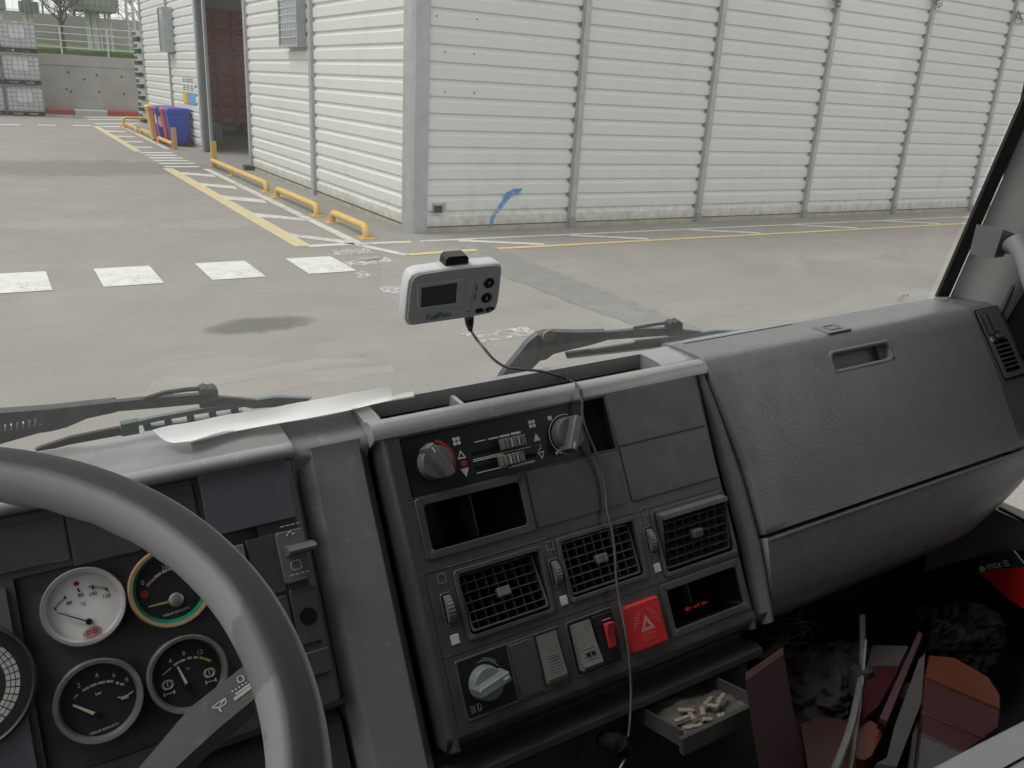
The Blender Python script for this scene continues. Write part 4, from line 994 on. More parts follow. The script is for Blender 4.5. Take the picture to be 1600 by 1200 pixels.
def rocker(px4, matn, name, h=.007, tip=-1, parent=dash):
    us = [FU(*p)[0] for p in px4]; vs = [FU(*p)[1] for p in px4]; a, b_, c, d = min(us), max(us), min(vs), max(vs)
    a, b_ = (us[0]+us[3])/2, (us[1]+us[2])/2; c, d = (vs[2]+vs[3])/2, (vs[0]+vs[1])/2
    mb = MB(FACE); pr = [(c,-.001),(d,-.001),(d,h*(.35 if tip < 0 else 1)),((c+d)/2+.002,h*.55),(c+(d-c)*.08,h*(1 if tip < 0 else .35)),(c,h*(.8 if tip < 0 else .2))]
    mb.extr(pr, [a+.0006, b_-.0006]); o = mb.build(name, matn, parent, smooth=25); return o, (a, b_, c, d)
mb = MB(FACE); mb.ring(-.0785, -.001, -.187, -.1135, .0028, -.0005, .0016, .004); mb.build('switch_surround', 'console', dash)
mb = MB(FACE); mb.plate(-.0755, -.0395, -.184, -.1165, -.0005, .0022, .002, .0008); mb.build('blank_switch', 'console', dash)
o, b4 = rocker([(838,994),(869,985),(883,1058),(851,1068)], 'rocker', 'rocker_switch', .0085)
mb = MB(FACE)
for k in range(7): mb.box(b4[0]+.008, b4[1]-.006, b4[2]+.012+k*.0035, b4[2]+.0128+k*.0035, .0068-.0003*k, .0080-.00035*k)
mb.text('TEST', (b4[0]+b4[1])/2, b4[3]-.018, .0056, .0065); mb.build('switch_marking', 'dimmark', o)
mb = MB(FACE); mb.ring(.009, .086, -.187, -.1135, .0028, -.0005, .0016, .004); mb.build('switch_surround', 'console', dash)
mb = MB(FACE); mb.box(.012,.083,-.184,-.1165,0,.0006); mb.build('switch_recess', 'blackp', dash)
o, b4 = rocker([(888,979),(915,968),(938,1033),(906,1049)], 'rocker', 'rocker_switch', .016)
mb = MB(FACE); cu = (b4[0]+b4[1])/2
for k in range(4): mb.box(b4[0]+.006, b4[1]-.006, b4[2]+.012+k*.0045, b4[2]+.0128+k*.0045, .0125-.0012*k, .0148-.0012*k)
mb.lathe([(.0035,.0065),(.0034,.0076)], 12, fr=at_face(cu, b4[3]-.016, 0)); mb.build('switch_marking', 'dimmark', o)
mb = MB(FACE)
for dx in (-.004,.004): mb.box(cu+dx-.0022, cu+dx+.0022, b4[2]+.017, b4[2]+.020, .0128, .0152)
mb.build('switch_lens', 'blackm', o)
mb = MB(FACE); q0, q1 = FU(926,962), FU(962,1025); mb.plate(.050,.081,-.182,-.1180,0,.0035,.002,.0008); o2 = mb.build('switch_plate', 'blackp', dash)
o, b5 = rocker([(939,975),(950,971),(963,1006),(951,1018)], 'pinkred', 'red_rocker', .014, 1, o2)
mb = MB(FACE); mb.box(b5[0], b5[1], b5[3]+.004, b5[3]+.0048, .0034, .0042); mb.build('switch_line', 'whitemark', o2)
# hazard switch
us = [FU(*p) for p in ((968,947),(1022,930),(1037,995),(985,1021))]
hu0, hu1, hv0, hv1 = .0965, .1575, -.1815, -.1185
mb = MB(FACE); mb.plate(hu0, hu1, hv0, hv1, -.0005, .010, .004, .0022); hz = mb.build('hazard_switch', 'red', dash)
mb = MB(FACE); c = ((hu0+hu1)/2+.001, (hv0+hv1)/2+.001)
def tri2(c, s_, z):
    o = [(c[0]-s_, c[1]-s_*.75), (c[0]+s_, c[1]-s_*.75), (c[0], c[1]+s_)]
    for f1, f2 in ((1,.86),(.66,.52)):
        for k in range(3):
            j = (k+1)%3; A = lambda p, f_: (c[0]+(p[0]-c[0])*f_, c[1]-s_*.15*(1-f_)+(p[1]-c[1])*f_, z)
            mb.quad(A(o[k],f1), A(o[j],f1), A(o[j],f2), A(o[k],f2))
tri2(c, .0115, .0103); mb.build('triangle_mark', 'whitemark', hz)
M['redmoulded'] = mat('moulded_red', (.62,.08,.08), .4)
mb = MB(FACE)
for k in range(4): mb.box(c[0]-.012, c[0]+.012, c[1]-.014-k*.0028, c[1]-.0132-k*.0028, .0098, .0106)
for sg in (-1,1):
    for i in range(5):
        for j in range(3):
            x0, y0 = c[0]+sg*(.0125+j*.0042-.002*i*.5), c[1]+.0035+i*.0036-j*.003; mb.plate(x0-.0014, x0+.0014, y0-.001, y0+.001, .0098, .0105, .0004, .0002, seg=1)
mb.build('moulded_ribs', 'redmoulded', hz)

# ---- recessed column between cluster and console --------------------
mb = MB(FACE)
colp = lambda v: [(-.290,v,-.055),(-.283,v,-.034),(-.264,v,-.022),(-.205,v,-.022),(-.193,v,-.034),(-.188,v,-.06)]
mb.loops([colp(v) for v in (-.75,-.3,.0,.14,.165)] + [[(p[0], .165+(.012+.0*k), p[2]+.002) for k, p in enumerate(colp(.165))]], closed=False, cap0=False, cap1=False)
mb.build('dash_column', 'column', dash, smooth=30, recalc=False)
mb = MB(FACE)
tp_ = [(.150,-.036),(.165,-.0225),(.172,-.0215),(.182,-.026),(.196,-.040),(.2225,-.066),(.228,-.072),(.215,-.095),(.13,-.13),(.10,-.06)]
mb.extr(tp_, [-.287,-.1925]); mb.build('column_top', 'column', dash, smooth=60)

# ---- instrument cluster side -----------------------------------------
lipA = [(.140,-.022),(.168,-.020),(.170,-.006),(.172,.001)] + [(.176+.016*math.sin(R(a))*.85, -.012+.016*math.cos(R(a))) for a in (0,20,40,60,80,95)] + [(.2225,-.064),(.236,-.088),(.238,-.094),(.22,-.115),(.14,-.13)]
mb = MB(FACE)
rows_ = []
for u_, k in ((-1.0,1),(-.32,1),(-.305,.985),(-.295,.94),(-.289,.85),(-.287,.7)):
    rows_.append([(u_, .14+(v-.14)*(1 if k == 1 else .985 if v > .16 else 1), -.022+(z+.022)*k if z > -.022 else z) for v, z in lipA])
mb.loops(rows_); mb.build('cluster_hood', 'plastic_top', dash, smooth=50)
mb = MB(FACE)
holed(mb, -1.0, -.300, -.112, .168, [(-.585,-.345,-.095,.107)], -.010)
well(mb, (-.585,-.345,-.095,.107), .010, -.010)
mb.loops([[(-.300,v,-.010),(-.293,v,-.012),(-.288,v,-.020),(-.286,v,-.06)] for v in (-.112,0,.168)], closed=False, cap0=False, cap1=False)
mb.loops([[(u_,-.112,-.010),(u_,-.119,-.012),(u_,-.123,-.020),(u_,-.125,-.07)] for u_ in (-1.0,-.5,-.286)], closed=False, cap0=False, cap1=False)
mb.build('cluster_panel', 'cluster', dash, recalc=False)
def panel(px4, name='blank_panel', matn='cluster', h=.0025, base=-.010, r=.002):
    q = [FU(*p) for p in px4]; a = (q[0][0]+q[3][0])/2; b_ = (q[1][0]+q[2][0])/2; d = (q[0][1]+q[1][1])/2; c = (q[2][1]+q[3][1])/2
    mb = MB(FACE); mb.plate(a, b_, c, d, base-.001, base+h, r, .0008); return mb.build(name, matn, dash), (a,b_,c,d)
panel([(309,742),(440,712),(470,803),(330,842)], 'cover_panel', 'cover', .006)
panel([(210,775),(300,752),(318,842),(235,866)]); panel([(104,800),(205,776),(225,868),(112,876)]); panel([(-60,838),(100,802),(108,876),(-60,910)])
panel([(386,845),(431,833),(452,922),(402,938)]); panel([(352,858),(382,848),(398,936),(365,944)], 'rocker_switch', 'rocker', .006)
panel([(412,942),(448,930),(468,1000),(430,1010)]); o, b6 = panel([(453,925),(493,912),(514,998),(473,1011)], 'socket_plate')
mb = MB(FACE); q = FU(484,963); mb.lathe([(.0095,0),(.0095,.001)], 24, fr=at_face(q[0], q[1], -.0075)); mb.build('socket_hole', 'blackm', o)
panel([(474,1024),(516,1012),(524,1048),(482,1062)])
# big lever switch
q4 = [(432,834),(476,822),(488,903),(446,914)]
o, b7 = panel(q4, 'lever_switch', 'knob', .007, -.010, .004)
mb = MB(FACE); cu = (b7[0]+b7[1])/2; mb.extr([(b7[2]+.030,-.004),(b7[2]+.042,-.004),(b7[2]+.040,.012),(b7[2]+.036,.019),(b7[2]+.033,.018),(b7[2]+.032,.010)], [b7[0]+.007, b7[1]+.007]); mb.build('lever_tab', 'knob', o)
mb = MB(FACE)
for y in (.008,.064):
    for k in range(4): mb.box(b7[0]+.007+k*.006, b7[0]+.011+k*.006, b7[2]+y, b7[2]+y+.001, -.003, -.0024)
mb.ring(cu-.006, cu+.006, b7[2]+.013, b7[2]+.024, .0008, -.003, -.0022, .003, .0002)
mb.tube([(cu-.004,b7[2]+.053,-.0028),(cu+.001,b7[2]+.058,-.0028),(cu+.003,b7[2]+.053,-.0028),(cu+.006,b7[2]+.054,-.0028)], .0007, 5)
mb.build('switch_marking', 'whitemark', o)
# dark inset and speedometer
mb = MB(FACE); mb.box(-.584,-.346,-.094,.106,-.020,-.0185); mb.build('gauge_plate', 'cluster', dash)
q_ = [FU(0,890), FU(45,880), FU(86,1200), FU(0,1200)]
mb = MB(FACE); mb.loops([[(u_, v, z) for u_, v in ((-1.0,.100),(-.5925,.100),(-.5925,-.11),(-1.0,-.11))] for z in (-.0105,-.0035)]); sp_ = mb.build('speedometer', 'cover', dash)
sc = FU(-58,1078); SR = .061
mb = MB(at_face(sc[0], sc[1], -.0035)); mb.lathe([(SR,0),(SR,.006),(SR-.002,.0075),(SR-.004,.006),(SR-.004,.001),(.0005,.001)], 56); mb.build('dial', 'dialblack', sp_)
mb = MB(at_face(sc[0], sc[1], -.002))
for ring_ in range(3):
    for k in range(26):
        a0 = -60+k*9.2; r0 = SR-.026+ring_*.0042
        if a0 < 178: mb.grid(lambda a, q: (q*math.cos(R(a)), q*math.sin(R(a)), .0), [a0, a0+3.8, a0+7.6], [r0, r0+.0034])
mb.build('dial_marking', 'whitemark', sp_)

# round gauges
def gauge(px, r, ring, face, wide=.004, name='gauge', depth=.016, inner=None, label=None):
    q = FU(*px); F_ = at_face(q[0], q[1], -.0185)
    mb = MB(F_); mb.lathe([(r,0),(r,depth),(r-.0012,depth+.002),(r-wide,depth+.0015),(r-wide-.001,depth-.003),(r-wide-.002,depth-.008)], 56, cap1=False)
    g_ = mb.build(name, ring, dash, smooth=45)
    if label: g_['label'] = label
    mb = MB(F_); mb.lathe([(r-wide-.0015,depth-.009),(.0003,depth-.009)], 48, cap0=False, cap1=False); mb.build('dial', face, g_)
    if inner: mb = MB(F_); mb.lathe([(r-wide-.0008,depth),(r-wide-.0018,depth-.0035),(r-wide-.0036,depth-.0082)], 48, cap0=False, cap1=False); mb.build('inner_ring', inner, g_)
    return g_, q, F_, depth-.0085
W_ = -.0185+.016-.0085
def FUd(px, py): return FU(px, py, h=W_)
def needle(g_, hub, tip, matn, wd=.0012, hubr=.0035, hubm='blackp'):
    a, c = FUd(*hub), FUd(*tip); mb = MB(FACE); z = W_+.002
    t = Vector((c[0]-a[0], c[1]-a[1], 0)).normalized(); n = Vector((-t.y, t.x, 0))
    A, C = Vector((a[0],a[1],z)), Vector((c[0],c[1],z)); mb.loops([[A+n*wd, A-n*wd, A-n*wd+Vector((0,0,.0008)), A+n*wd+Vector((0,0,.0008))],[C+n*wd*.6, C-n*wd*.6, C-n*wd*.6+Vector((0,0,.0008)), C+n*wd*.6+Vector((0,0,.0008))]])
    mb.build('needle', matn, g_)
    mb = MB(at_face(a[0], a[1], W_)); mb.lathe([(hubr,0),(hubr,.004),(hubr*.8,.005),(.0003,.005)], 20); mb.build('needle_hub', hubm, g_)
def dashes(mb, pts, wd=.0013, gap=.14):
    for p0, p1 in zip(pts[:-1], pts[1:]):
        a, c = Vector((*FUd(*p0), W_+.0004)), Vector((*FUd(*p1), W_+.0004)); n = Vector((-(c-a).y, (c-a).x, 0)).normalized()*wd
        s0, s1 = a.lerp(c, gap), a.lerp(c, 1-gap); mb.quad(s0-n, s1-n, s1+n, s0+n)
ROT = 0.0
g_, q, F_, _ = gauge((131,948), .0395, 'chrome', 'dialwhite', .0042, label='chrome-ringed gauge with a white dial')
needle(g_, (139,971), (89,957), 'blackp', .0007, .0032)
mb = MB(FACE)
for st, p in (('60',(108,942)),('80',(126,930)),('100',(145,928)),('120',(166,931)),('°C',(130,944))): u_, v_ = FUd(*p); mb.text(st, u_, v_, W_+.0004, .0052)
for p0, p1 in (((85,949),(88,954)),((100,931),(103,936)),((121,919),(124,925)),((144,914),(146,921)),((165,918),(168,924))):
    a, c = Vector((*FUd(*p0), W_+.0005)), Vector((*FUd(*p1), W_+.0005)); n = Vector((.0007,0,0)); mb.quad(a-n, a+n, c+n, c-n)
mb.build('dial_marking', 'blackp', g_)
M['pinkmark'] = mat('pink_print', (.55,.28,.26), .6)
mb = MB(FACE); dashes(mb, [(86,951),(94,941),(102,934)], .0008, 0); mb.build('scale_arc', 'pinkmark', g_); mb = MB(FACE); dashes(mb, [(138,917),(146,917),(156,918),(166,920)], .0011, 0); mb.build('scale_arc', 'pinkmark', g_); mb = MB(FACE)
q2 = FUd(144,987); mb.loops([[(q2[0]+.0085*math.cos(a), q2[1]+.0048*math.sin(a)+.001*math.cos(a), z) for a in circ(20)] for z in (W_+.0002, W_+.0004)])
mb.build('emblem_patch', 'pinkmark', g_)
mb = MB(FACE); q2 = FUd(119,912); mb.lathe([(.0025,0),(.0024,.0006)], 14, fr=at_face(q2[0], q2[1], W_)); mb.build('warning_lamp', 'redmark', g_)
mb = MB(FACE); q2 = FUd(144,987)
for dx in (-.003,.003): mb.ring(q2[0]+dx-.0022, q2[0]+dx+.0022, q2[1]-.002, q2[1]+.002, .0007, W_+.0004, W_+.0007, .0012, .0001)
mb.build('emblem', 'redmark', g_)
g_, q, F_, _ = gauge((155,1096), .0415, 'dullmetal', 'dialblack', .0048)
needle(g_, (151,1116), (114,1101), 'needle', .0016, .003)
mb = MB(FACE)
for st, p, s_ in (('2',(123,1071),.0068),('4',(151,1056),.0068),('6',(178,1055),.0068),('8',(198,1062),.0068),('bar',(154,1083),.0045),('VEGLIA BORLETTI',(163,1139),.0034)): u_, v_ = FUd(*p); mb.text(st, u_, v_, W_+.0004, s_, R(3))
dashes(mb, [(114,1093),(123,1083)], .0006); dashes(mb, [(128,1080),(140,1073),(152,1068),(165,1065),(178,1064)], .0012, .08); dashes(mb, [(180,1066),(187,1068),(195,1070)], .0012)
a = FUd(194,1089); mb.tube([(a[0]-.006,a[1]+.002,W_+.0006),(a[0]-.002,a[1],W_+.0006),(a[0]+.004,a[1]+.001,W_+.0006),(a[0]+.009,a[1]+.003,W_+.0006)], .0006, 5); mb.plate(a[0]-.003, a[0]+.004, a[1]-.002, a[1]+.001, W_, W_+.0007, .0005, .0001)
mb.build('dial_marking', 'whitemark', g_)
g_, q, F_, _ = gauge((295,1054), .0405, 'dullmetal', 'dialblack', .0044)
needle(g_, (293,1071), (277,1041), 'needle', .0015, .003)
mb = MB(FACE)
for st, p, s_ in (('4',(266,1033),.0066),('8',(287,1021),.0066),('12',(312,1019),.0066),('bar',(294,1044),.003)): u_, v_ = FUd(*p); mb.text(st, u_, v_, W_+.0004, s_, R(3))
dashes(mb, [(254,1055),(268,1043)], .0006, .03); dashes(mb, [(271,1040),(280,1034),(290,1030)], .0012, .06); dashes(mb, [(291,1029),(301,1027),(310,1027)], .0012)
for p in ((327,1051),(262,1070)):
    a = FUd(*p); mb.ring(a[0]-.0045, a[0]+.0045, a[1]-.0045, a[1]+.0045, .0008, W_+.0002, W_+.0006, .004, .0001); mb.ring(a[0]-.006, a[0]+.006, a[1]-.0048, a[1]+.0048, .0006, W_+.0002, W_+.0006, .0045, .0001)
    mb.box(a[0]-.0005, a[0]+.0005, a[1]-.002, a[1]+.003, W_+.0002, W_+.0007); mb.box(a[0]-.005, a[0]+.005, a[1]-.0095, a[1]-.0088, W_+.0002, W_+.0007)
    for s_ in (-1,1): mb.box(a[0]+s_*.005-.0007, a[0]+s_*.005+.0007, a[1]-.011, a[1]-.0073, W_+.0002, W_+.0007)
mb.build('dial_marking', 'whitemark', g_)
mb = MB(FACE); dashes(mb, [(311,1027),(319,1029),(330,1033)], .0013, .06); mb.build('dial_marking', 'yellowmark', g_)
g_, q, F_, _ = gauge((268,917), .0425, 'brass', 'dialblack', .0046, inner='greenring', label='gauge with a tan ring and a green inner ring')
needle(g_, (275,937), (232,948), 'needle2', .0012, .0075, 'dullmetal')
mb = MB(FACE)
for st, p, s_ in (('0',(223,911),.0068),('VEGLIA BORLETTI',(276,956),.0034),('10',(257,886),.0066)): u_, v_ = FUd(*p); mb.text(st, u_, v_, W_+.0004, s_, R(3))
dashes(mb, [(241,903),(252,895),(262,890),(273,887)], .0014, .06); mb.build('dial_marking', 'whitemark', g_)
mb = MB(FACE); dashes(mb, [(229,916),(236,909),(242,903)], .0014, .06); mb.build('dial_marking', 'pinkmark', g_)
mb = MB(FACE); mb.lathe([(.0045,0),(.0044,.0005)], 14, fr=at_face(*FUd(226,929), W_)); mb.build('warning_lamp', 'redmark', g_)

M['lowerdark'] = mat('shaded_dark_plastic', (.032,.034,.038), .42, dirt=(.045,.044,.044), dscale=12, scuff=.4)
# ---- knee panel, lower console, shelf, ashtray ----------------------
mb = MB(FACE)
mb.loops([[(u_,v,z) for v, z in ((-.125,-.045),(-.14,-.028),(-.30,-.028),(-.75,-.05),(-.75,-.09),(-.125,-.09))] for u_ in (-1.0,-.292)])
mb.build('knee_panel', 'cluster', dash)
mb = MB(FACE)
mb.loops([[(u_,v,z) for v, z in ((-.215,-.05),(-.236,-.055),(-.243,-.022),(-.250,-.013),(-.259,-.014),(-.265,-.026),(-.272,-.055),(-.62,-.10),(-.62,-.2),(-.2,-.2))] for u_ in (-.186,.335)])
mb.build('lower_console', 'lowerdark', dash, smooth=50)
_a, _b = FU(1066,1163,h=.052), FU(1187,1119,h=.052)
AS = FACE @ frame(((_a[0]+_b[0])/2, (_a[1]+_b[1])/2+.055*.2, .052-.055*.98), (1,0,0), Vector((0,-.2,.98)).normalized(), Vector((0,.98,.2)).normalized())     # x right, y towards driver, z up
mb = MB(AS)
W2, D0, D1, HH = (_b[0]-_a[0])/2, -.05, .055, .024
mb.box(-W2, W2, D0, D1, 0, .003); mb.box(-W2, -W2+.003, D0, D1, .003, HH); mb.box(W2-.003, W2, D0, D1, .003, HH); mb.box(-W2-.006, W2+.006, D1, D1+.008, -.004, HH-.006); mb.box(-W2, W2, D0, D0+.003, .003, HH)
mb.build('ashtray', 'console', dash)
mb = MB(AS); random.seed(5); nn = 18
mb.grid(lambda a, c: (a, c, .006+.008*math.exp(-((a+.01)/.03)**2)+random.uniform(-.0025,.0025)), [-W2+.003+(2*W2-.006)*k/nn for k in range(nn+1)], [D0+.003+(D1-D0-.003)*k/nn for k in range(nn+1)])
tag(mb.build('ash', 'ash', None, smooth=80), 'grey cigarette ash filling the open ashtray drawer', 'ash', kind='stuff')
butts = [(-.042,.040,8,'cigarette butt in the front left corner of the ashtray'),(-.030,.020,-65,'cigarette butt standing askew at the left of the ashtray'),(-.040,.008,20,'cigarette butt at the left wall of the ashtray'),(-.016,.038,30,'short butt end near the front edge of the ashtray'),
         (-.006,.012,-50,'bent cigarette butt in the middle of the ash'),(.010,.020,70,'cigarette butt pointing at the drawer front'),(.016,-.004,-32,'long butt lying behind the middle of the ashtray'),(.030,.008,-30,'longest pale cigarette butt on the right of the ash'),(-.022,-.006,40,'cigarette butt partly buried at the back left'),(.004,.046,5,'tiny white butt end close to the drawer front')]
for k, (x, y, a, lab) in enumerate(butts):
    L = (.028,.026,.024,.013,.022,.020,.034,.036,.022,.010)[k]; d = Vector((math.cos(R(a)), math.sin(R(a)), random.uniform(-.15,.25)))*L/2; c = Vector((x, .018+y*.75, .0185+random.uniform(-.002,.004)))
    mb = MB(AS); rb_ = random.uniform(.85,1.0); pts_ = [c+d*f_+Vector((random.uniform(-.001,.001),random.uniform(-.001,.001),random.uniform(0,.0015))) for f_ in (-1,-.5,-.1,.25,.6,.9,1)]; rs_ = [.0040*rb_,.0041*rb_,.0041*rb_,.0039*rb_,.0036*rb_,.0030,.0020]
    mb.tube(pts_, rs_, 9, flat=random.uniform(.62,.95))
    nf_ = 9; mb.mi = [ (1 if (q_//nf_) < 3 else (0 if (q_//nf_) < 5 else 2)) if q_ < nf_*6 else (1 if q_ == nf_*6 else 2) for q_ in range(len(mb.f))]
    if k % 3 == 0: mb.mi = [0 if x_ == 1 else x_ for x_ in mb.mi]
    tag(mb.build('cigarette_butt', ['butt','filter','burnt'], None), lab, 'cigarette butt', 'cigarette butts in the ashtray')

mb = MB(CAB); mb.box(-.66, 1.66, .93, .97, -1.12, -.432); mb.build('firewall', 'blackm', dash)

# ---- glovebox -------------------------------------------------------
GP = [(-.232,-.065),(-.222,-.038),(-.206,-.018),(-.180,-.006),(-.140,.000),(-.0965,.004),(-.0955,.0025),(-.095,-.02)]
GP2 = [(-.0905,-.012),(-.090,.003),(-.0885,.005)] + [(-.086+k*.0085, .005+.004*math.sin(k/32*3.14)) for k in range(1,31)] + [(.180,.002),(.187,.000),(.193,-.004),(.199,-.012),(.2225,-.054),(.2295,-.069)]
gl_, gr_ = .350, 1.022
_E = sorted([FU(1112,598)[::-1], FU(1138,660)[::-1], FU(1166,730)[::-1], FU(1196,838)[::-1], FU(1212,938)[::-1]])
def edge_u(v):
    if v <= _E[0][0]: return _E[0][1]
    for (a, ua), (c, uc) in zip(_E[:-1], _E[1:]):
        if v <= c: return ua+(uc-ua)*(v-a)/(c-a)
    return _E[-1][1] + .05*(_E[-1][0]-v)
def gsh(u, v):
    s_ = (u-gl_)/(gr_-gl_); return u + (edge_u(v)-gl_)*max(0,1-s_) + .14*(.19-v)*min(1,max(0,s_))
hq = [FU(*p) for p in ((1292,552),(1384,534),(1391,558),(1300,577))]
HH_ = (FU(1289,560)[0], FU(1384,548)[0], FU(1345,574)[1], FU(1345,540)[1])
vcoord = [p[0] for p in GP2]
us = sorted([gl_+ (gr_-gl_)*k/14 for k in range(15)] + [HH_[0], HH_[1]])
mb = MB(FACE)
ks = list(range(len(GP2)))
kin = [k for k in ks if HH_[2] <= GP2[k][0] <= HH_[3]]; k0, k1 = min(kin), max(kin)
mb.grid(lambda u, k: (gsh(u, GP2[int(round(k))][0]), GP2[int(round(k))][0], GP2[int(round(k))][1]), us, ks, skip=lambda a, k: HH_[0] < a-(edge_u(.12)-gl_)*max(0,1-(a-gl_)/(gr_-gl_))*0 < HH_[1] and k0 < k < k1)
# turned-in edges at the left and right side
for ue, s_ in ((gl_, -1), (gr_, 1)):
    mb.loops([[(gsh(ue,v)+s_*x, v, z+dz) for v, z in GP2] for x, dz in ((0,0),(.0012,-.0012),(.0016,-.005),(.0016,-.05))], closed=False, cap0=False, cap1=False)
gb = mb.build('glovebox_lid', 'leather', dash, smooth=50, recalc=False, weld=True)
hv0, hv1 = GP2[k0][0], GP2[k1][0]; HH_ = (gsh(HH_[0],(hv0+hv1)/2), gsh(HH_[1],(hv0+hv1)/2))+HH_[2:]
mb = MB(FACE)
wz = GP2[k0][1]
mb.loops([[(HH_[0]-.012,hv0-.006,wz-.001),(HH_[1]+.012,hv0-.006,wz-.001),(HH_[1]+.012,hv1+.006,wz-.003),(HH_[0]-.012,hv1+.006,wz-.003)],[(HH_[0],hv0+.004,wz-.028),(HH_[1],hv0+.004,wz-.028),(HH_[1],hv1,wz-.030),(HH_[0],hv1,wz-.030)]], cap0=False)
mb.ring(HH_[0]-.004, HH_[1]+.004, hv0-.004, hv1+.004, .0085, wz-.014, wz+.0006, .010, .003); mb.build('handle_recess', 'leather', gb, smooth=50)
# lower glovebox moulding, trimmed at the right corner
mb = MB(FACE)
def low(u):
    t = max(0, (u-.80)/.28)**1.5; return [(-.095+(v+.095)*(1-.62*t), z) for v, z in GP]
mb.loops([[(gsh(u, v), v, z) for v, z in low(u)] for u in [gl_+(1.055-gl_)*k/16 for k in range(17)]], closed=False, cap0=False, cap1=False)
mb.loops([[(edge_u(v),v,z) for v, z in GP+[(-.092,-.1),(-.23,-.1)]],[(edge_u(v)-.004,v,z-.004) for v, z in GP+[(-.092,-.1),(-.23,-.1)]]])
mb.build('glovebox_base', 'plastic', dash, smooth=50, recalc=False)
mb = MB(FACE); mb.box(edge_u(-.1)+.002, 1.058, -.0995, -.0968, .0035, .0052); mb.build('lid_trim_line', 'dimmark', dash)
def con_u(v):
    return edge_u(v) - (.020 if v > .1 else .020+.012*min(1,(.1-v)/.1))
# filler column between console and glovebox
mb = MB(FACE)
for vs_ in ((-.215,-.1,0,.1,.168),):
    mb.loops([[(con_u(v)-.002,v,-.02),(con_u(v)+.001,v,-.004),(con_u(v)*.6+edge_u(v)*.4,v,.0015),(con_u(v)*.3+edge_u(v)*.7-.003,v,-.0005),(edge_u(v)-.0095,v,-.007),(edge_u(v)-.0090,v,-.05)] for v in vs_], closed=False, cap0=False, cap1=False)
mb.build('filler_strip', 'plastic', dash, smooth=35, recalc=False)
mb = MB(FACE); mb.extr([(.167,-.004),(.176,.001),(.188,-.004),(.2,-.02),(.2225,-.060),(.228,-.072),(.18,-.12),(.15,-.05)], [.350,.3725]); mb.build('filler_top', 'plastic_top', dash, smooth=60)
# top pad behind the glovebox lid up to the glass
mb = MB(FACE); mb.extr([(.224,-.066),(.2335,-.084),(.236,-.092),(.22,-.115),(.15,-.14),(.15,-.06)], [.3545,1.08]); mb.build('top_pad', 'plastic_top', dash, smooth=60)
mb = MB(FACE); mb.extr([(.2255,-.0600),(.2262,-.0612),(.2269,-.0625),(.2262,-.0640),(.2250,-.062)], [.372,.62]); mb.build('pad_seam', 'blackm', dash)
q = CH(1300,511,-.402); F_ = CAB @ frame(q, (1,0,0), (0,1,0), (0,0,1)) ; mb = MB(F_); mb.plate(-.030,.028,-.020,.020,-.014,-.001,.003,.0012); cp = mb.build('square_cap', 'knob', dash)
mb = MB(F_); mb.ring(-.014,.014,-.010,.010,.0012,-.0012,.0002,.002,.0003); mb.build('cap_outline', 'dimmark', cp)
# right end with side vent
mb = MB(FACE)
def ue(u, v, kk): return u + kk*(.19-v)
EP = [(-.135,-.07),(-.128,-.02),(-.10,-.004),(0,.001),(.05,.002),(.10,.002),(.15,.001),(.176,-.001),(.188,-.006),(.197,-.014),(.205,-.030),(.2135,-.048),(.2225,-.066),(.22,-.10)]
mb.loops([[(ue(1.028, v, .14), v, z) for v, z in EP], [(ue(1.05, v, .14), v, z) for v, z in EP], [(ue(1.105, v, .30), v, z) for v, z in EP], [(ue(1.122,v,.36), v, z-.004) for v, z in EP], [(ue(1.133,v,.40), v-.003, z-.016) for v, z in EP], [(ue(1.137,v,.42), v-.004, z-.045) for v, z in EP], [(ue(1.137,v,.42), v-.004, z-.12) for v, z in EP]], closed=False, cap0=False, cap1=False)
mb.build('dash_end', 'plastic', dash, smooth=50, recalc=False)
vq = [FU(*p) for p in ((1522,487),(1556,479),(1600,583),(1568,593))]
o_ = Vector((*vq[0], .002)); ex = (Vector((*vq[1],.002))-o_); ey = (Vector((*vq[3],.002))-o_); wv_, hv_ = ex.length, ey.length
ex.normalize(); ey = -(ey.normalized())
SH = Matrix(((ex.x, ey.x, 0, o_.x), (ex.y, ey.y, 0, o_.y), (0,0,1,o_.z), (0,0,0,1)))
mb = MB(FACE @ SH); mb.plate(0, wv_, -hv_, 0, -.002, .0022, .002, .0008); sv = mb.build('side_vent', 'plastic', dash)
mb = MB(FACE @ SH); mb.ring(-.0022, wv_+.0022, -hv_-.0022, .0022, .0022, -.001, .0012, .003, .0002); mb.build('gap_line', 'blackm', sv)
mb = MB(FACE @ SH); L0, L1, T0, T1 = wv_*.16, wv_*.80, -hv_*.92, -hv_*.46
mb.plate(L0, L1, T0, T1, .0015, .0026, .004, .0004); mb.box(wv_*.10, wv_*.13, -hv_*.36, -hv_*.06, .0015, .0027); mb.box(wv_*.36, wv_*.40, -hv_*.34, -hv_*.06, .0015, .0027); mb.box(wv_*.13, wv_*.32, -hv_*.37, -hv_*.355, .0015, .0027); mb.box(wv_*.40, wv_*.6, -hv_*.345, -hv_*.33, .0015, .0027)
mb.plate(wv_*.30, wv_*.72, -hv_*.45, -hv_*.365, .0015, .0028, .004, .0004); mb.build('vent_openings', 'blackm', sv)
mb = MB(FACE @ SH)
for k in range(1, 7): y = T0+(T1-T0)*k/7; mb.box(L0, L1, y-.0011, y+.0011, .002, .0050)
mb.plate(wv_*.36, wv_*.66, -hv_*.435, -hv_*.38, .002, .0065, .002, .0008); mb.build('louvre', 'knob', sv)
mb = MB(FACE @ SH); mb.plate(wv_*.08, wv_*.16, -hv_*.46, -hv_*.40, .002, .0032, .001, .0003); mb.build('square_mark', 'whitemark', sv)

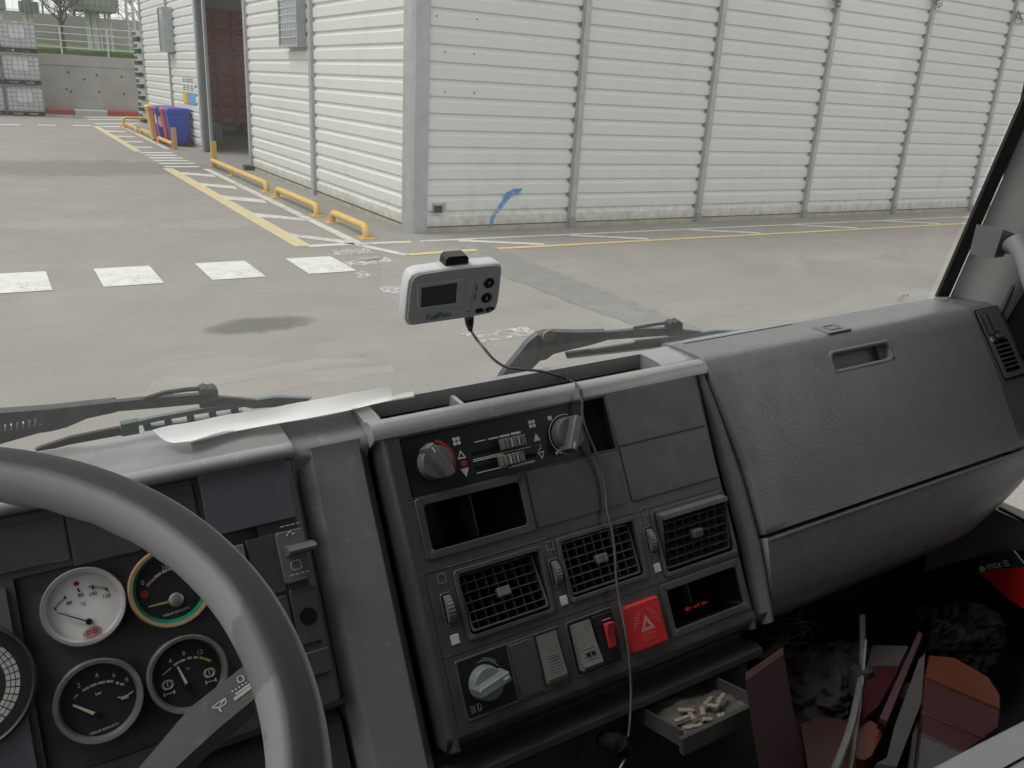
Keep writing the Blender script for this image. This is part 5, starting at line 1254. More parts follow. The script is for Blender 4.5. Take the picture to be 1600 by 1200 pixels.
# ================================================================== steering wheel and stalk
WC = Vector((-.14, .394, -.33)); WR, WT, TILT = .228, .018, .39; YAW = -.052
wn = Vector((math.sin(YAW), -math.sin(TILT)*math.cos(YAW), math.cos(TILT)*math.cos(YAW))); wa = wn.cross(Vector((1,0,0))).normalized(); wb = wn.cross(wa)
WF = CAB @ frame(WC, wb if wb.x > 0 else -wb, (wn.cross(wb if wb.x > 0 else -wb)), wn)
sw = thing('steering_wheel', 'grey foam-rimmed truck steering wheel in front of the gauges', 'steering wheel', WF)
mb = MB(WF); n1, n2 = 128, 36; vs, fs = [], []
for i in range(n1):
    a = 2*math.pi*i/n1; cc = Vector((math.cos(a), math.sin(a), 0))
    for j in range(n2):
        t = 2*math.pi*j/n2; x, z = math.cos(t), math.sin(t)
        vs.append(cc*(WR + WT*.92*x) + Vector((0,0, WT*1.05*z + (.0012*math.cos(a*40) if z < -.5 else 0))))
for i in range(n1):
    for j in range(n2): fs.append([i*n2+j, ((i+1)%n1)*n2+j, ((i+1)%n1)*n2+(j+1)%n2, i*n2+(j+1)%n2])
mb.add(vs, fs)
for i in range(n1):
    for j in range(n2):
        if 66 <= 360*(j+.5)/n2 <= 106: mb.mi[i*n2+j] = 1
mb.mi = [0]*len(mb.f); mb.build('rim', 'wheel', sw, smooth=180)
mb = MB(WF); mb.lathe([(.075,-.07),(.08,-.05),(.075,-.032),(.06,-.026),(.0005,-.025)], 32); mb.build('hub', 'plastic', sw)
for a in (205, 335):
    mb = MB(WF); c, s_ = math.cos(R(a)), math.sin(R(a)); mb.bar((c*.06,s_*.06,-.045),(c*(WR-.006),s_*(WR-.006),-.004), .045, .016, (-s_,c,0)); mb.build('spoke', 'plastic', sw)
# steering column and right-hand stalk
sc_ = thing('steering_column', 'dark steering column shroud with a broad wiper stalk', 'steering column', WF)
mb = MB(WF); mb.lathe([(.06,-.40),(.07,-.20),(.075,-.10),(.06,-.075)], 24); mb.build('shroud', 'plastic', sc_)
STZ = -.062
def stp(px, py, z=STZ):
    p0 = WF @ Vector((0,0,z)); n = WF.to_3x3() @ Vector((0,0,1)); return WF.inverted() @ on_plane(px, py, p0, n)
top = [stp(*p) for p in ((205,1212),(296,1105),(385,1036),(408,1052),(398,1092),(340,1140),(262,1212))]
mb = MB(WF)
cen = sum(top, Vector())/len(top)
mb.loops([[p+Vector((0,0,-.020)) for p in top], [p+Vector((0,0,-.003)) for p in top], [p + (cen-p)*.03 for p in top]])
st_ = mb.build('wiper_stalk', 'plastic', sc_, smooth=35)
mb = MB(WF)
def sq(px, py): return stp(px, py, STZ+.0006)
def strip(a, b_, wd):
    a, b_ = sq(*a), sq(*b_); n = Vector((-(b_-a).y, (b_-a).x, 0)).normalized()*wd/2; mb.quad(a-n, b_-n, b_+n, a+n)
for a, b_, wd in (((331,1106),(341,1098),.0008),((341,1098),(352,1091),.0008),((352,1091),(353,1099),.0008),((353,1099),(343,1106),.0008),((343,1106),(331,1106),.0008),((343,1103),(350,1093),.0007),((340,1104),(346,1112),.001),
                 ((366,1093),(394,1072),.0022),((368,1085),(390,1069),.0014)): strip(a, b_, wd)
for k in range(5): strip((362+k*5.2,1081-k*3.4),(364.5+k*5.2,1079.3-k*3.4), .0012)
a = sq(376,1061); mb.ring(a.x-.0022, a.x+.0022, a.y-.0025, a.y+.0025, .0006, STZ, STZ+.0008, .002, .0001)
mb.build('stalk_symbols', 'whitemark', st_)

# ================================================================== windscreen, pillars, cab shell
cab = thing('truck_cab', 'truck cab shell with grey windscreen pillar, dark door seal and grab handle', 'truck cab', CAB @ Matrix.Translation((.5,.2,-1.6)))
XL, XR, YB, ZF, ZR = -.68, 1.70, -1.0, -1.12, .72
def wsY(z, off=0): return .985+off-.27*(z+.41)
mb = MB(CAB); z0, z1 = -.62, ZR
mb.quad((XL+.05, wsY(z0,.012), z0), (1.585, wsY(z0,.012), z0), (1.535, wsY(z1,.012), z1), (XL+.09, wsY(z1,.012), z1))
ws_ = mb.build('windscreen', 'glass', cab, recalc=False)
WSF = CAB @ frame((0,.985+.006,-.41), (1,0,0), Vector((0,-.27,1)).normalized(), Vector((0,-1,-.27)).normalized())
WSI = WSF.inverted()
def wl(px, py): p = WSI @ (CAB @ WS(px, py, .006)); return p
mb = MB(WSF); a = wl(1409,466)
for k, (dx, dy, L, t_) in enumerate(((-.002,.006,.010,.0013),(-.010,.003,.018,.0008),(-.011,.000,.019,.0007),(-.012,-.003,.021,.0007),(-.012,-.006,.016,.0008),(.012,.004,.006,.0024),(.012,.000,.007,.0007),(.013,-.005,.003,.002),(.004,-.008,.004,.001))):
    n = max(2, int(L/.0018))
    for i in range(n): mb.box(a.x+dx+L*i/n, a.x+dx+L*(i+.62)/n, a.y+dy, a.y+dy+t_, 0, .0002)
mb.build('glass_stamp', 'rubber', ws_)
# black rubber seal beside the pillar
P0, P1 = WS(1460,474,0), WS(1602,150,0); dP = (P1-P0); P2 = P0 + dP*2.9; Pm = P0 - dP*.25
Q0, Q1 = WS(1482,466,-.004), WS(1622,150,-.004); Q2 = Q0+(Q1-Q0)*2.9; Qm = Q0-(Q1-Q0)*.25
mb = MB(CAB); mb.loops([[Pm, Qm, Qm+Vector((0,.006,0)), Pm+Vector((0,.006,0))],[P2, Q2, Q2+Vector((0,.006,0)), P2+Vector((0,.006,0))]]); mb.build('windscreen_seal', 'rubber', cab)
# pillar trim, slightly rounded towards the door
def pill(t):                                                    # section at parameter t (0 bottom, 1 = y 150)
    A = Q0.lerp(Q1, t) + Vector((0,-.002,0)); B = A + Vector((.004,-.022,0)); C = A + Vector((.026+.012*t,-.095,0)); D = C + Vector((.022,-.018,0)); E_ = D + Vector((.05,.015,0)); F2 = A + Vector((.05,.003,0))
    return [A, A.lerp(B,.5)+Vector((.0,-.002,0)), B, B.lerp(C,.5)+Vector((-.004,-.004,0)), C, D, E_, F2]
mb = MB(CAB); mb.loops([pill(t) for t in (-.12,0,.1,.25,.5,.8,1.2,2.0,2.9)]); mb.build('windscreen_pillar', 'trim', cab, smooth=55)
mb = MB(CAB)                                                     # matching pillar on the driver's side
mx = lambda p: Vector((XL+XR-.13-p.x+.02, p.y, p.z)); mb.loops([[mx(p) for p in pill(t)] for t in (-.12,.5,1.2,2.0,2.9)]); mb.build('windscreen_pillar', 'trim', cab, smooth=55)
# roof, rear wall, floor, side walls with window openings
mb = MB(CAB); mb.box(XL, XR, YB, .70, ZR, ZR+.05); mb.build('roof', 'rooflining', cab)
mb = MB(CAB); mb.box(XL, XR, YB-.05, YB, ZF, ZR); mb.build('rear_wall', 'rooflining', cab)
mb = MB(CAB); mb.box(XL, XR, YB, 1.02, ZF-.04, ZF); mb.box(XL, XR, .98, 1.02, ZF, -.62); mb.build('floor', 'darkcloth', cab)
def side(x0, x1, zs):
    mb.box(x0, x1, YB, .56, ZF, zs); mb.box(x0, x1, YB, .56, .62, ZR); mb.box(x0, x1, YB, -.75, zs, .62)
mb = MB(CAB); side(XL-.05, XL, -.28); mb.box(XL-.05, XL, .56, 1.0, ZF, -.30); mb.build('door', 'doortrim', cab)
mb = MB(CAB); side(XR, XR+.05, -.24); mb.box(XR, XR+.05, .56, .70, -.36, .62)
mb.box(XR+.0, XR+.05, .86, .96, ZF, -.45); kz = CXP(1592,813,XR).z; ky0 = .50
mb.box(XR, XR+.05, .56, .86, ZF, kz); mb.box(XR, XR+.05, .56, .86, kz+.20, -.2)
dr = mb.build('door', 'doortrim', cab)
mb = MB(CAB); a = CXP(1574,800,XR-.006); c = CXP(1640,834,XR-.006); mb.tube([a+(a-c)*.2, a, c], .004, 6); mb.build('window_seal', 'rubber', dr)
mb = MB(CAB); q = [CXP(p[0],p[1],XR-.03) for p in ((1400,905),(1536,870),(1600,866),(1660,880))]; lo = [Vector((p.x, p.y, ZF)) for p in q]
mb.loops([[Vector((XR-.001,p.y,p.z)) for p in q+lo[::-1]], q+lo[::-1]]); mb.build('door_pocket', 'blackm', dr)
mb = MB(CAB); mb.box(1.665, XR-.002, .60, .95, -.50, .60); mb.build('door_seal', 'blackm', cab)
a, c = CXP(1567,480,1.65), CXP(1592,425,1.65); d = (c-a); mb = MB(CAB); mb.tube([a-d*.6, a, c, c+d*4], .006, 8); mb.build('seal_strip', 'knob', cab)
# grab handle
def hx(px, py, x): return CXP(px, py, x)
mb = MB(CAB)
A = [CYP(1521,404,.83), CYP(1568,401,.80), CYP(1583,365,.79), CYP(1533,357,.82)]
B = [p + Vector((.035,.055,0)) for p in A]
F0 = [A[0].lerp(A[1],.45)+Vector((0,-.012,.002)), A[1], A[2]+Vector((0,-.004,0)), A[3].lerp(A[2],.45)+Vector((0,-.012,.004))]
mb.loops([[p+Vector((.035,.030,0)) for p in A], F0]); gh = mb.build('handle_mount', 'handle', cab, smooth=20)
h0 = CYP(1584,398,.80); h1 = CYP(1590,385,.76); h2 = CYP(1602,402,.72); h3 = CYP(1612,440,.66); h4 = CYP(1640,520,.60)
mb = MB(CAB); mb.tube([h0+Vector((0,.02,.01)), h1+Vector((0,0,.004)), h2, h3, h4], [.012,.017,.015,.013,.012], 12); mb.build('grab_handle', 'handle', cab, smooth=60)

# ================================================================== things on the dash and glass
# toll device
a = WS(705,455,-.03)
cands = [WS(650,432,-.03), WS(783,408,-.03), WS(775,488,-.03), WS(640,508,-.03)]
ctr = sum(cands, Vector())/4
TF = CAB @ frame(ctr, (math.cos(R(1.5)),0,-math.sin(R(1.5))), Vector((0,-.26,1)).normalized(), (0,-1,-.26))
tx = Vector((1,0,.018)).normalized(); ty = Vector((-.02,-.26,1)); ty = (ty-ty.dot(tx)*tx).normalized(); TF = CAB @ frame(ctr, tx, ty, tx.cross(ty)); TI = TF.inverted()
def tl(px, py, z=0): return TI @ on_plane(px, py, TF @ Vector((0,0,z)), TF.to_3x3() @ Vector((0,0,1)))
td = thing('toll_device', 'white toll tag reader with a small grey screen stuck to the windscreen', 'toll device', TF)
out_ = [tl(*p) for p in ((632,499),(635,462),(638,440),(643,431),(653,426),(700,419),(745,414),(777,411),(783,413),(785,421),(782,450),(779,472),(775,484),(765,490),(735,496),(700,501),(645,509),(637,508))]
cen = sum(out_, Vector())/len(out_)
mb = MB(TF); mb.loops([[cen+(p-cen)*s_+Vector((0,0,z)) for p in out_] for z, s_ in ((-.024,.93),(-.020,.985),(-.004,1.0),(-.001,.99),(.0,.97))]); mb.build('case', 'tollwhite', td, smooth=40)
fr2 = [cen+(p-cen)*.955 for p in out_]
mb = MB(TF); mb.loops([[p+Vector((0,0,.0001)) for p in fr2], [cen+(p-cen)*.985+Vector((0,0,.0018)) for p in fr2]]); mb.build('front_panel', 'tollgrey', td, smooth=30)
q = [tl(*p) for p in ((657,448),(713,440),(711,472),(656,479))]; z = .0018
bz = [tl(*p) for p in ((650,443),(725,434),(722,476),(650,486))]
mb = MB(TF); c2_ = sum(bz, Vector())/4; mb.loops([[p+Vector((0,0,z)) for p in bz], [p+Vector((0,0,z+.0016)) for p in [c2_+(x-c2_)*.94 for x in bz]], [p+Vector((0,0,z+.0012)) for p in q], [p+Vector((0,0,z+.0002)) for p in q]], cap0=False, cap1=False); mb.build('screen_bezel', 'tollgrey', td)
mb = MB(TF); mb.poly([p+Vector((0,0,z+.0004)) for p in q]); mb.build('screen', 'lcd', td)
for p, ch in (((763,441),'↑'),((759,464),'↓')):
    c = tl(*p); F_ = TF @ Matrix.Translation((c.x, c.y, z)); mb = MB(F_); mb.lathe([(.0072,0),(.0070,.0012),(.0060,.0016),(.0003,.0014)], 24); b_ = mb.build('button', 'blackp', td)
    mb = MB(F_); s_ = 1 if ch == '↑' else -1; mb.box(-.0004,.0004,-.0026,.0026,.0016,.0018); mb.quad((0,s_*.003,.0018),(-.0018,s_*.0008,.0018),(-.0012,s_*.0004,.0018),(0,s_*.0018,.0018)); mb.quad((0,s_*.003,.0018),(.0018,s_*.0008,.0018),(.0012,s_*.0004,.0018),(0,s_*.0018,.0018)); mb.build('arrow', 'whitemark', b_)
for p, ch in (((748,484),''),((764,482),'×')):
    c = tl(*p); mb = MB(TF); mb.plate(c.x-.0058, c.x+.0058, c.y-.0032, c.y+.0032, z, z+.0013, .003, .0004); b_ = mb.build('button', 'blackp', td)
    if ch: mb = MB(TF); mb.text('x', c.x, c.y+.0004, z+.0015, .0055); mb.build('cross_mark', 'whitemark', b_)
mb = MB(TF)
for p0, p1 in (((744,444),(743,454)),((742,457),(740,468)),((727,486),(732,485))):
    a, c = tl(*p0), tl(*p1); n = Vector((.0006,0,0)) if abs(p0[0]-p1[0]) < 4 else Vector((0,.0005,0)); mb.quad(*[x+Vector((0,0,z+.0003)) for x in (a-n, a+n, c+n, c-n)])
mb.build('indicator_slots', 'blackp', td)
a, c = tl(742,437), tl(731,492); mb = MB(TF); mb.tube([Vector((a.x,a.y,z)), Vector((c.x,c.y,z))], .0003, 4); mb.build('panel_groove', 'dullmetal', td)
a = tl(683,492); rt = math.atan2((tl(706,489)-tl(664,494)).y, (tl(706,489)-tl(664,494)).x)
mb = MB(TF); mb.text('Toll', a.x-.0086, a.y-.0010, z+.0004, .0112, rt, shear=.15); mb.build('lettering', 'blue', td)
mb = MB(TF); mb.text('Pass', a.x+.0098, a.y+.0003, z+.0004, .0112, rt, shear=.15); mb.build('lettering', 'teal', td)
q = [tl(*p, -.012) for p in ((692,414),(694,402),(699,398),(726,396),(729,400),(728,413))]; mb = MB(TF); mb.loops([[p+Vector((0,0,-.010)) for p in q],[p+Vector((0,0,.006)) for p in q]]); mb.build('mount_clip', 'blackp', td)
# its cable: plug under the device, over the dash edge, hanging in front of the console
def fp(px, py, h): return FACEI @ on_plane(px, py, FO + FW*h, FW)
pts = [TF @ tl(734,500,-.008), TF @ tl(735,514,-.008)]
wsn = [((742,526),-.035),((757,545),-.05),((772,562),-.065),((790,573),-.075),((815,577),-.085),((845,580),-.09),((868,586),-.085),((888,593),-.075)]
for (p, o) in wsn: pts.append(CAB @ CYP(p[0], p[1], .985+o+.05))
for (p, h) in (((903,603),.006),((909,620),.012),((910,650),.012),((917,675),.014),((930,705),.012),((941,735),.010),((946,770),.008),((949,800),.009),((957,835),.012),((961,870),.013),((963,905),.013),((968,940),.014),((975,975),.018),((981,1010),.018),((985,1050),.015),((986,1090),.008),((984,1130),.006),((982,1150),.004)): pts.append(FACE @ fp(p[0], p[1], h))
def smooth_pts(P, n=5):
    o = []
    for i in range(len(P)-1):
        p0, p1, p2, p3 = P[max(i-1,0)], P[i], P[i+1], P[min(i+2,len(P)-1)]
        for k in range(n):
            t = k/n; o.append(.5*((2*p1)+(-p0+p2)*t+(2*p0-5*p1+4*p2-p3)*t*t+(-p0+3*p1-3*p2+p3)*t**3))
    return o+[P[-1]]
cb = thing('power_cable', 'thin grey cable from the toll device down across the console', 'cable', Matrix.Translation(pts[-1]))
mb = MB(); sp2 = smooth_pts(pts); mb.tube(sp2, .0021, 8); mb.build('cord', 'cable', cb, smooth=60)
hl = MB(); hl.tube([p+ (FW*.0012 - CX*.0010) for p in sp2], .0011, 6); hl.build('cord_stripe', 'knob', cb, smooth=60)  # thin paler strip along the driver-facing side of the cord
mb = MB(); mb.tube([TF @ tl(733,496,-.008), TF @ tl(733.5,505,-.008), TF @ tl(735,516,-.008)], [.0065,.0058,.003], 10); mb.build('plug', 'blackp', cb)
a = FACE @ fp(965,1160,.0); c = FACE @ fp(982,1176,.0); mb = MB(); mb.tube([FACE @ fp(940,1156,-.03), a, c], [.011,.0125,.008], 12)
for k in range(5): mb.tube([(a.lerp(c, .2+k*.18))-(c-a)*.03, (a.lerp(c, .2+k*.18))+(c-a)*.03], .0135-.001*k, 12)
pl_ = mb.build('lighter_plug', 'blackp', None); tag(pl_, 'black lighter plug with a ribbed collar under the console', 'plug')
mb = MB(); mb.tube(smooth_pts([FACE @ fp(982,1176,.0), FACE @ fp(978,1184,.0), FACE @ fp(966,1205,.0)]), .0016, 6); tag(mb.build('plug_wire', 'knob', None), 'pale wire leaving the lighter plug at the bottom edge', 'wire')

# paper sheets leaning at the glass
def paper(bot, top_, name, label, z, ytop, wob):
    mb = MB(CAB); nb = len(bot)
    B = [CH(p[0], p[1], z) for p in bot]; Tt = [CYP(p[0], p[1], ytop) for p in top_]
    def fn(i, t):
        f_ = i; k = min(int(f_), nb-2); s_ = f_-k; b_ = B[k].lerp(B[k+1], s_); c = Tt[k].lerp(Tt[k+1], s_); p = b_.lerp(c, t)
        p.z -= .004*math.sin(math.pi*t)*(1+.3*math.sin(i*2+wob)); p.y += .0015*math.sin(3*i+wob)*t; return p
    ii = [k*.25 for k in range((nb-1)*4+1)]; tt = [k/6 for k in range(7)]
    mb.grid(fn, ii, tt); o = mb.build(name, 'paper', None, smooth=180, recalc=False); return tag(o, label, 'paper', 'paper sheets on the dash')
paper([(272,692),(300,689),(335,678),(370,668),(420,661),(480,652),(540,641),(612,622)], [(238,672),(270,664),(320,655),(370,646),(420,638),(480,627),(545,614),(612,604)], 'paper_sheet', 'upper curled white paper sheet leaning against the windscreen', -.398, .957, 0)
paper([(300,690),(360,675),(420,664),(480,654),(540,642),(590,630),(620,623),(648,618)], [(290,684),(350,668),(420,655),(480,643),(540,632),(590,623),(620,617),(646,612)], 'paper_sheet', 'lower white paper sheet sticking out at the right end', -.405, .967, 1)

M['clipteal'] = mat('teal_grey_clip', (.06,.13,.12), .4, dirt=(.10,.17,.16), dscale=40)
# ================================================================== wipers (outside the glass)
def wiper(label, arm_parts, blade_parts, thx=.018, off=.05):
    F_ = WSF @ Matrix.Translation((0,0,-off)); I_ = F_.inverted()
    def L(px, py): return I_ @ on_plane(px, py, F_ @ Vector((0,0,0)), F_.to_3x3() @ Vector((0,0,1)))
    t = thing('windscreen_wiper', label, 'wiper', F_ @ Matrix.Translation(L(*arm_parts[0][1][0])), 'windscreen wipers')
    for nm, pts, mt, z0, z1 in arm_parts + blade_parts:
        z0, z1 = z0*.5+.001, z1*.5+.002
        q = [L(*p) for p in pts]
        if nm == 'rod' or nm == 'spring':
            mb = MB(F_); mb.tube([Vector((p.x,p.y,(z0+z1)/2)) for p in q], (z1-z0)/2, 8)
            if nm == 'spring':
                mb = MB(F_); a, c = q[0], q[-1]; N_ = 90; mb.tube([a.lerp(c, k/N_)+Vector((0, .0045*math.sin(k*.9), (z0+z1)/2+.0045*math.cos(k*.9))) for k in range(N_+1)], .0013, 5)
            mb.build(nm, mt, t, smooth=60); continue
        cen = sum(q, Vector())/len(q); mb = MB(F_); mb.loops([[Vector((p.x,p.y,z0)) for p in q], [Vector((p.x,p.y,z1-.002)) for p in q], [Vector((p.x,p.y,z1))+(cen-p)*.015*Vector((1,1,0)).length/1.4 for p in q]]); mb.build(nm, mt, t, smooth=30)
    return t, F_, L
t, F_, L = wiper('windscreen wiper on the left, partly behind the steering wheel',
  [('arm', [(-90,666),(-90,654),(0,642),(80,636),(135,630),(182,625),(182,641),(136,651),(104,665),(80,671),(60,674),(0,691),(-90,716)], 'wiper', -.014, .004),
   ('arm_rod', [(180,626),(230,621),(312,615),(314,629),(240,636),(180,641)], 'wiper', -.008, .002),
   ('rod', [(224,623),(256,613),(290,608),(316,606)], 'rubber', -.006, .004),
   ('knuckle', [(311,605),(318,602),(325,604),(332,602),(339,606),(339,630),(311,633)], 'rubber', -.012, .010),
   ('arm_tip', [(338,618),(400,624),(398,628),(338,632)], 'wiper', -.006, .001),
   ('spring', [(-60,676),(-20,667),(62,655)], 'dullmetal', -.002, .006)],
  [('blade_frame', [(188,664),(240,652),(300,641),(383,627),(430,620),(488,622),(472,632),(395,638),(383,635),(300,648),(240,659),(190,671)], 'bladegrey', -.010, -.002),
   ('clip', [(187,665),(224,656),(226,680),(190,688)], 'greenclip' , -.014, -.002) if False else ('clip', [(188,663),(216,657),(218,677),(191,684)], 'clipteal', -.014, -.001),
   ('yoke', [(222,660),(234,657),(238,672),(226,674)], 'wiper', -.012, -.004), ('yoke', [(256,653),(267,651),(270,665),(259,667)], 'wiper', -.012, -.004),
   ('yoke', [(291,647),(302,645),(305,659),(294,661)], 'wiper', -.012, -.004), ('yoke', [(326,641),(337,639),(339,653),(328,655)], 'wiper', -.012, -.004), ('yoke', [(360,635),(372,633),(374,646),(362,648)], 'wiper', -.012, -.004),
   ('lower_bar', [(224,668),(300,658),(380,643),(380,648),(300,664),(226,674)], 'bladegrey', -.013, -.004),
   ('rubber_blade', [(55,706),(62,702),(110,686),(188,670),(192,682),(110,697),(60,710)], 'rubber', -.016, -.010),
   ('blade_strip', [(60,709),(150,694),(240,678),(240,681),(150,697),(62,712)], 'dullmetal', -.016, -.008)])
t, F_, L = wiper('windscreen wiper on the right with a rusty pivot, rising from behind the console',
  [('arm_root', [(770,612),(784,584),(797,567),(810,552),(824,534),(840,521),(856,518),(868,536),(862,552),(846,560),(832,574),(822,600)], 'wiper', -.016, .000),
   ('arm', [(840,522),(850,517),(866,516),(905,517),(945,516),(948,529),(920,537),(886,545),(862,551),(850,560),(838,562),(845,540)], 'wiper', -.012, .006),
   ('arm_rod', [(944,518),(1000,513),(1044,512),(1044,523),(1000,526),(946,530)], 'wiper', -.008, .002),
   ('rod', [(990,512),(1018,507),(1048,503)], 'rubber', -.005, .004),
   ('knuckle', [(1041,504),(1046,500),(1052,501),(1056,498),(1063,502),(1063,520),(1041,523)], 'rubber', -.012, .010),
   ('arm_tip', [(1062,514),(1095,517),(1093,519),(1062,522)], 'wiper', -.006, .001)],
  [('blade_frame', [(990,532),(1040,527),(1080,521),(1120,516),(1170,516),(1190,514),(1185,521),(1120,526),(1060,532),(1000,537)], 'bladegrey', -.010, -.002),
   ('blade_arm', [(922,547),(960,541),(1010,533),(1060,530),(1060,534),(1010,541),(960,547),(924,551)], 'wiper', -.010, -.003),
   ('yoke', [(1042,529),(1050,528),(1050,540),(1042,541)], 'wiper', -.012, -.004), ('yoke', [(1064,527),(1072,526),(1072,537),(1064,538)], 'wiper', -.012, -.004),
   ('yoke', [(1084,525),(1096,523),(1096,534),(1084,535)], 'wiper', -.012, -.004), ('yoke', [(1110,522),(1130,520),(1130,530),(1110,532)], 'wiper', -.012, -.004),
   ('rubber_blade', [(886,553),(930,547),(1000,541),(1070,533),(1130,524),(1132,530),(1070,540),(1000,548),(930,556),(888,561)], 'rubber', -.016, -.010),
   ('blade_strip', [(888,559),(930,554),(1000,546),(1060,538),(1060,541),(1000,549),(930,557),(888,562)], 'dullmetal', -.016, -.009)])
q = L(853,521); mb = MB(F_ @ Matrix.Translation((q.x,q.y,.006))); mb.lathe([(.011,0),(.011,.003),(.007,.005),(.0005,.006)], 14); mb.build('pivot_cap', 'rust', t)

# ================================================================== footwell clutter
FZ = -1.10
def FL(px, py, z): return CH(px, py, z)
def slab(parent, name, mt, pts, dn, smooth=30):
    mb = MB(CAB); cen = sum(pts, Vector())/len(pts); dn = Vector(dn); mb.loops([[p+dn for p in pts], [p for p in pts], [p+(cen-p)*.04-dn.normalized()*.004 for p in pts]]); return mb.build(name, mt, parent, smooth=smooth)
# right tail lamp (orange, red, clear)
z = -.86
t = thing('tail_lamp', 'old truck tail lamp with orange, dark red and clear lenses by the seat', 'tail lamp', CAB @ Matrix.Translation(FL(1500,1130,z-.05)), 'old tail lamps in the footwell')
slab(t, 'orange_lens', 'orange', [FL(1443,1060,z), FL(1450,1026,z), FL(1490,1030,z), FL(1545,1062,z), FL(1563,1090,z), FL(1563,1112,z)], (0,0,-.06))
slab(t, 'red_lens', 'redlens', [FL(1443,1062,z), FL(1563,1114,z), FL(1560,1140,z), FL(1505,1180,z), FL(1438,1150,z), FL(1441,1110,z)], (0,0,-.065))
slab(t, 'clear_lens', 'clearlens', [FL(1438,1152,z), FL(1506,1181,z), FL(1490,1225,z), FL(1430,1225,z)], (0,0,-.06))
a, c = FL(1440,1113,z+.005), FL(1538,1153,z+.005); mb = MB(CAB); mb.tube([a,c], .0018, 6); mb.build('lens_ridge', 'redlens', t)
slab(t, 'lamp_back', 'rubber', [FL(1434,1058,z-.03), FL(1446,1018,z-.03), FL(1430,1230,z-.03), FL(1424,1230,z-.03)][:2]+[FL(1425,1225,z-.03), FL(1418,1225,z-.03)], (0,0,-.05))
# left tail lamp standing on edge
z = -.90
t = thing('tail_lamp', 'truck tail lamp standing on edge with an orange end and a long red side', 'tail lamp', CAB @ Matrix.Translation(FL(1380,1180,z-.05)), 'old tail lamps in the footwell')
slab(t, 'orange_lens', 'orange2', [FL(1249,1135,z-.02), FL(1275,1122,z-.02), FL(1310,1125,z-.02), FL(1338,1135,z-.02), FL(1334,1215,z-.02), FL(1262,1215,z-.02)], (0,0,-.05))
slab(t, 'orange_lens', 'orange', [FL(1345,1131,z), FL(1360,1128,z), FL(1381,1143,z), FL(1376,1156,z), FL(1360,1186,z), FL(1350,1192,z), FL(1338,1190,z), FL(1334,1176,z), FL(1340,1150,z)], (0,0,-.05))
slab(t, 'red_lens', 'redlens', [FL(1348,1128,z+.01), FL(1372,1108,z+.01), FL(1406,1045,z+.01), FL(1350,1040,z-.02), FL(1330,1120,z)], (0,0,-.05))
slab(t, 'lamp_rim', 'redlens', [FL(1372,1128,z+.025), FL(1384,1134,z+.02), FL(1442,992,z+.06), FL(1436,986,z+.06)], (0,0,-.012))
slab(t, 'clear_lens', 'clearlens', [FL(1352,1044,z-.01), FL(1404,1044,z), FL(1420,1012,z), FL(1362,1010,z-.01)], (0,0,-.04))
slab(t, 'lamp_back', 'rubber', [FL(1366,1200,z), FL(1400,1204,z), FL(1440,1100,z+.03), FL(1446,1020,z+.05), FL(1436,1030,z+.05), FL(1396,1140,z+.01), FL(1384,1190,z)], (0,0,-.06))
# maroon board beside the console
z = -.74
P_ = [CYP(1165,1064,.62), CYP(1224,1022,.66), CYP(1230,1060,.65), CYP(1240,1120,.62), CYP(1262,1210,.58), CYP(1188,1210,.55), CYP(1174,1130,.58)]
mb = MB(CAB); mb.loops([[p+Vector((.012,.012,0)) for p in P_], P_]); tag(mb.build('maroon_board', 'maroon', None), 'worn dark red board standing beside the ashtray', 'board')
from mathutils import noise as mnoise
def lumpy(name, label, cat, c, sx, sy, sz, mt, seed):
    mb = MB(CAB); n_, m_ = 96, 56; off = Vector((seed*7.3, seed*1.7, 0))
    def P(a, b_):
        d = Vector((math.cos(a)*math.cos(b_), math.sin(a)*math.cos(b_), math.sin(b_)))
        r_ = .82 + .30*mnoise.noise(d*1.6+off) + .24*(1-abs(mnoise.noise(d*3.2+off))*2.2)*.5 + .10*(1-abs(mnoise.noise(d*7+off))*2) + .03*mnoise.noise(d*16+off)
        return Vector((c.x+sx*r_*d.x, c.y+sy*r_*d.y, c.z+sz*r_*d.z))
    mb.loops([[P(2*math.pi*k/n_, -1.3+2.85*j/m_) for k in range(n_)] for j in range(m_+1)]); return tag(mb.build(name, mt, None, smooth=60), label, cat)
M['rag'] = mat('dark_rag_cloth', (.016,.015,.015), .9, dirt=(.03,.025,.022), dscale=14, bscale=150, bstr=.6); M['bagdark'] = mat('black_plastic_bag', (.005,.005,.006), .6, spec=.12)
lumpy('crumpled_rag', 'dark crumpled rag on the footwell floor behind the tail lamps', 'rag', FL(1290,1085,-.98), .13, .09, .07, 'rag', 2)
lumpy('plastic_bag', 'shiny black crumpled plastic bag in the shade under the glovebox', 'bag', FL(1490,1000,-1.0), .13, .08, .06, 'bagdark', 4)
lumpy('crumpled_cloth', 'brownish crumpled cloth between the two tail lamps', 'cloth', FL(1415,1120,-1.0), .05, .08, .05, 'maroon', 6)
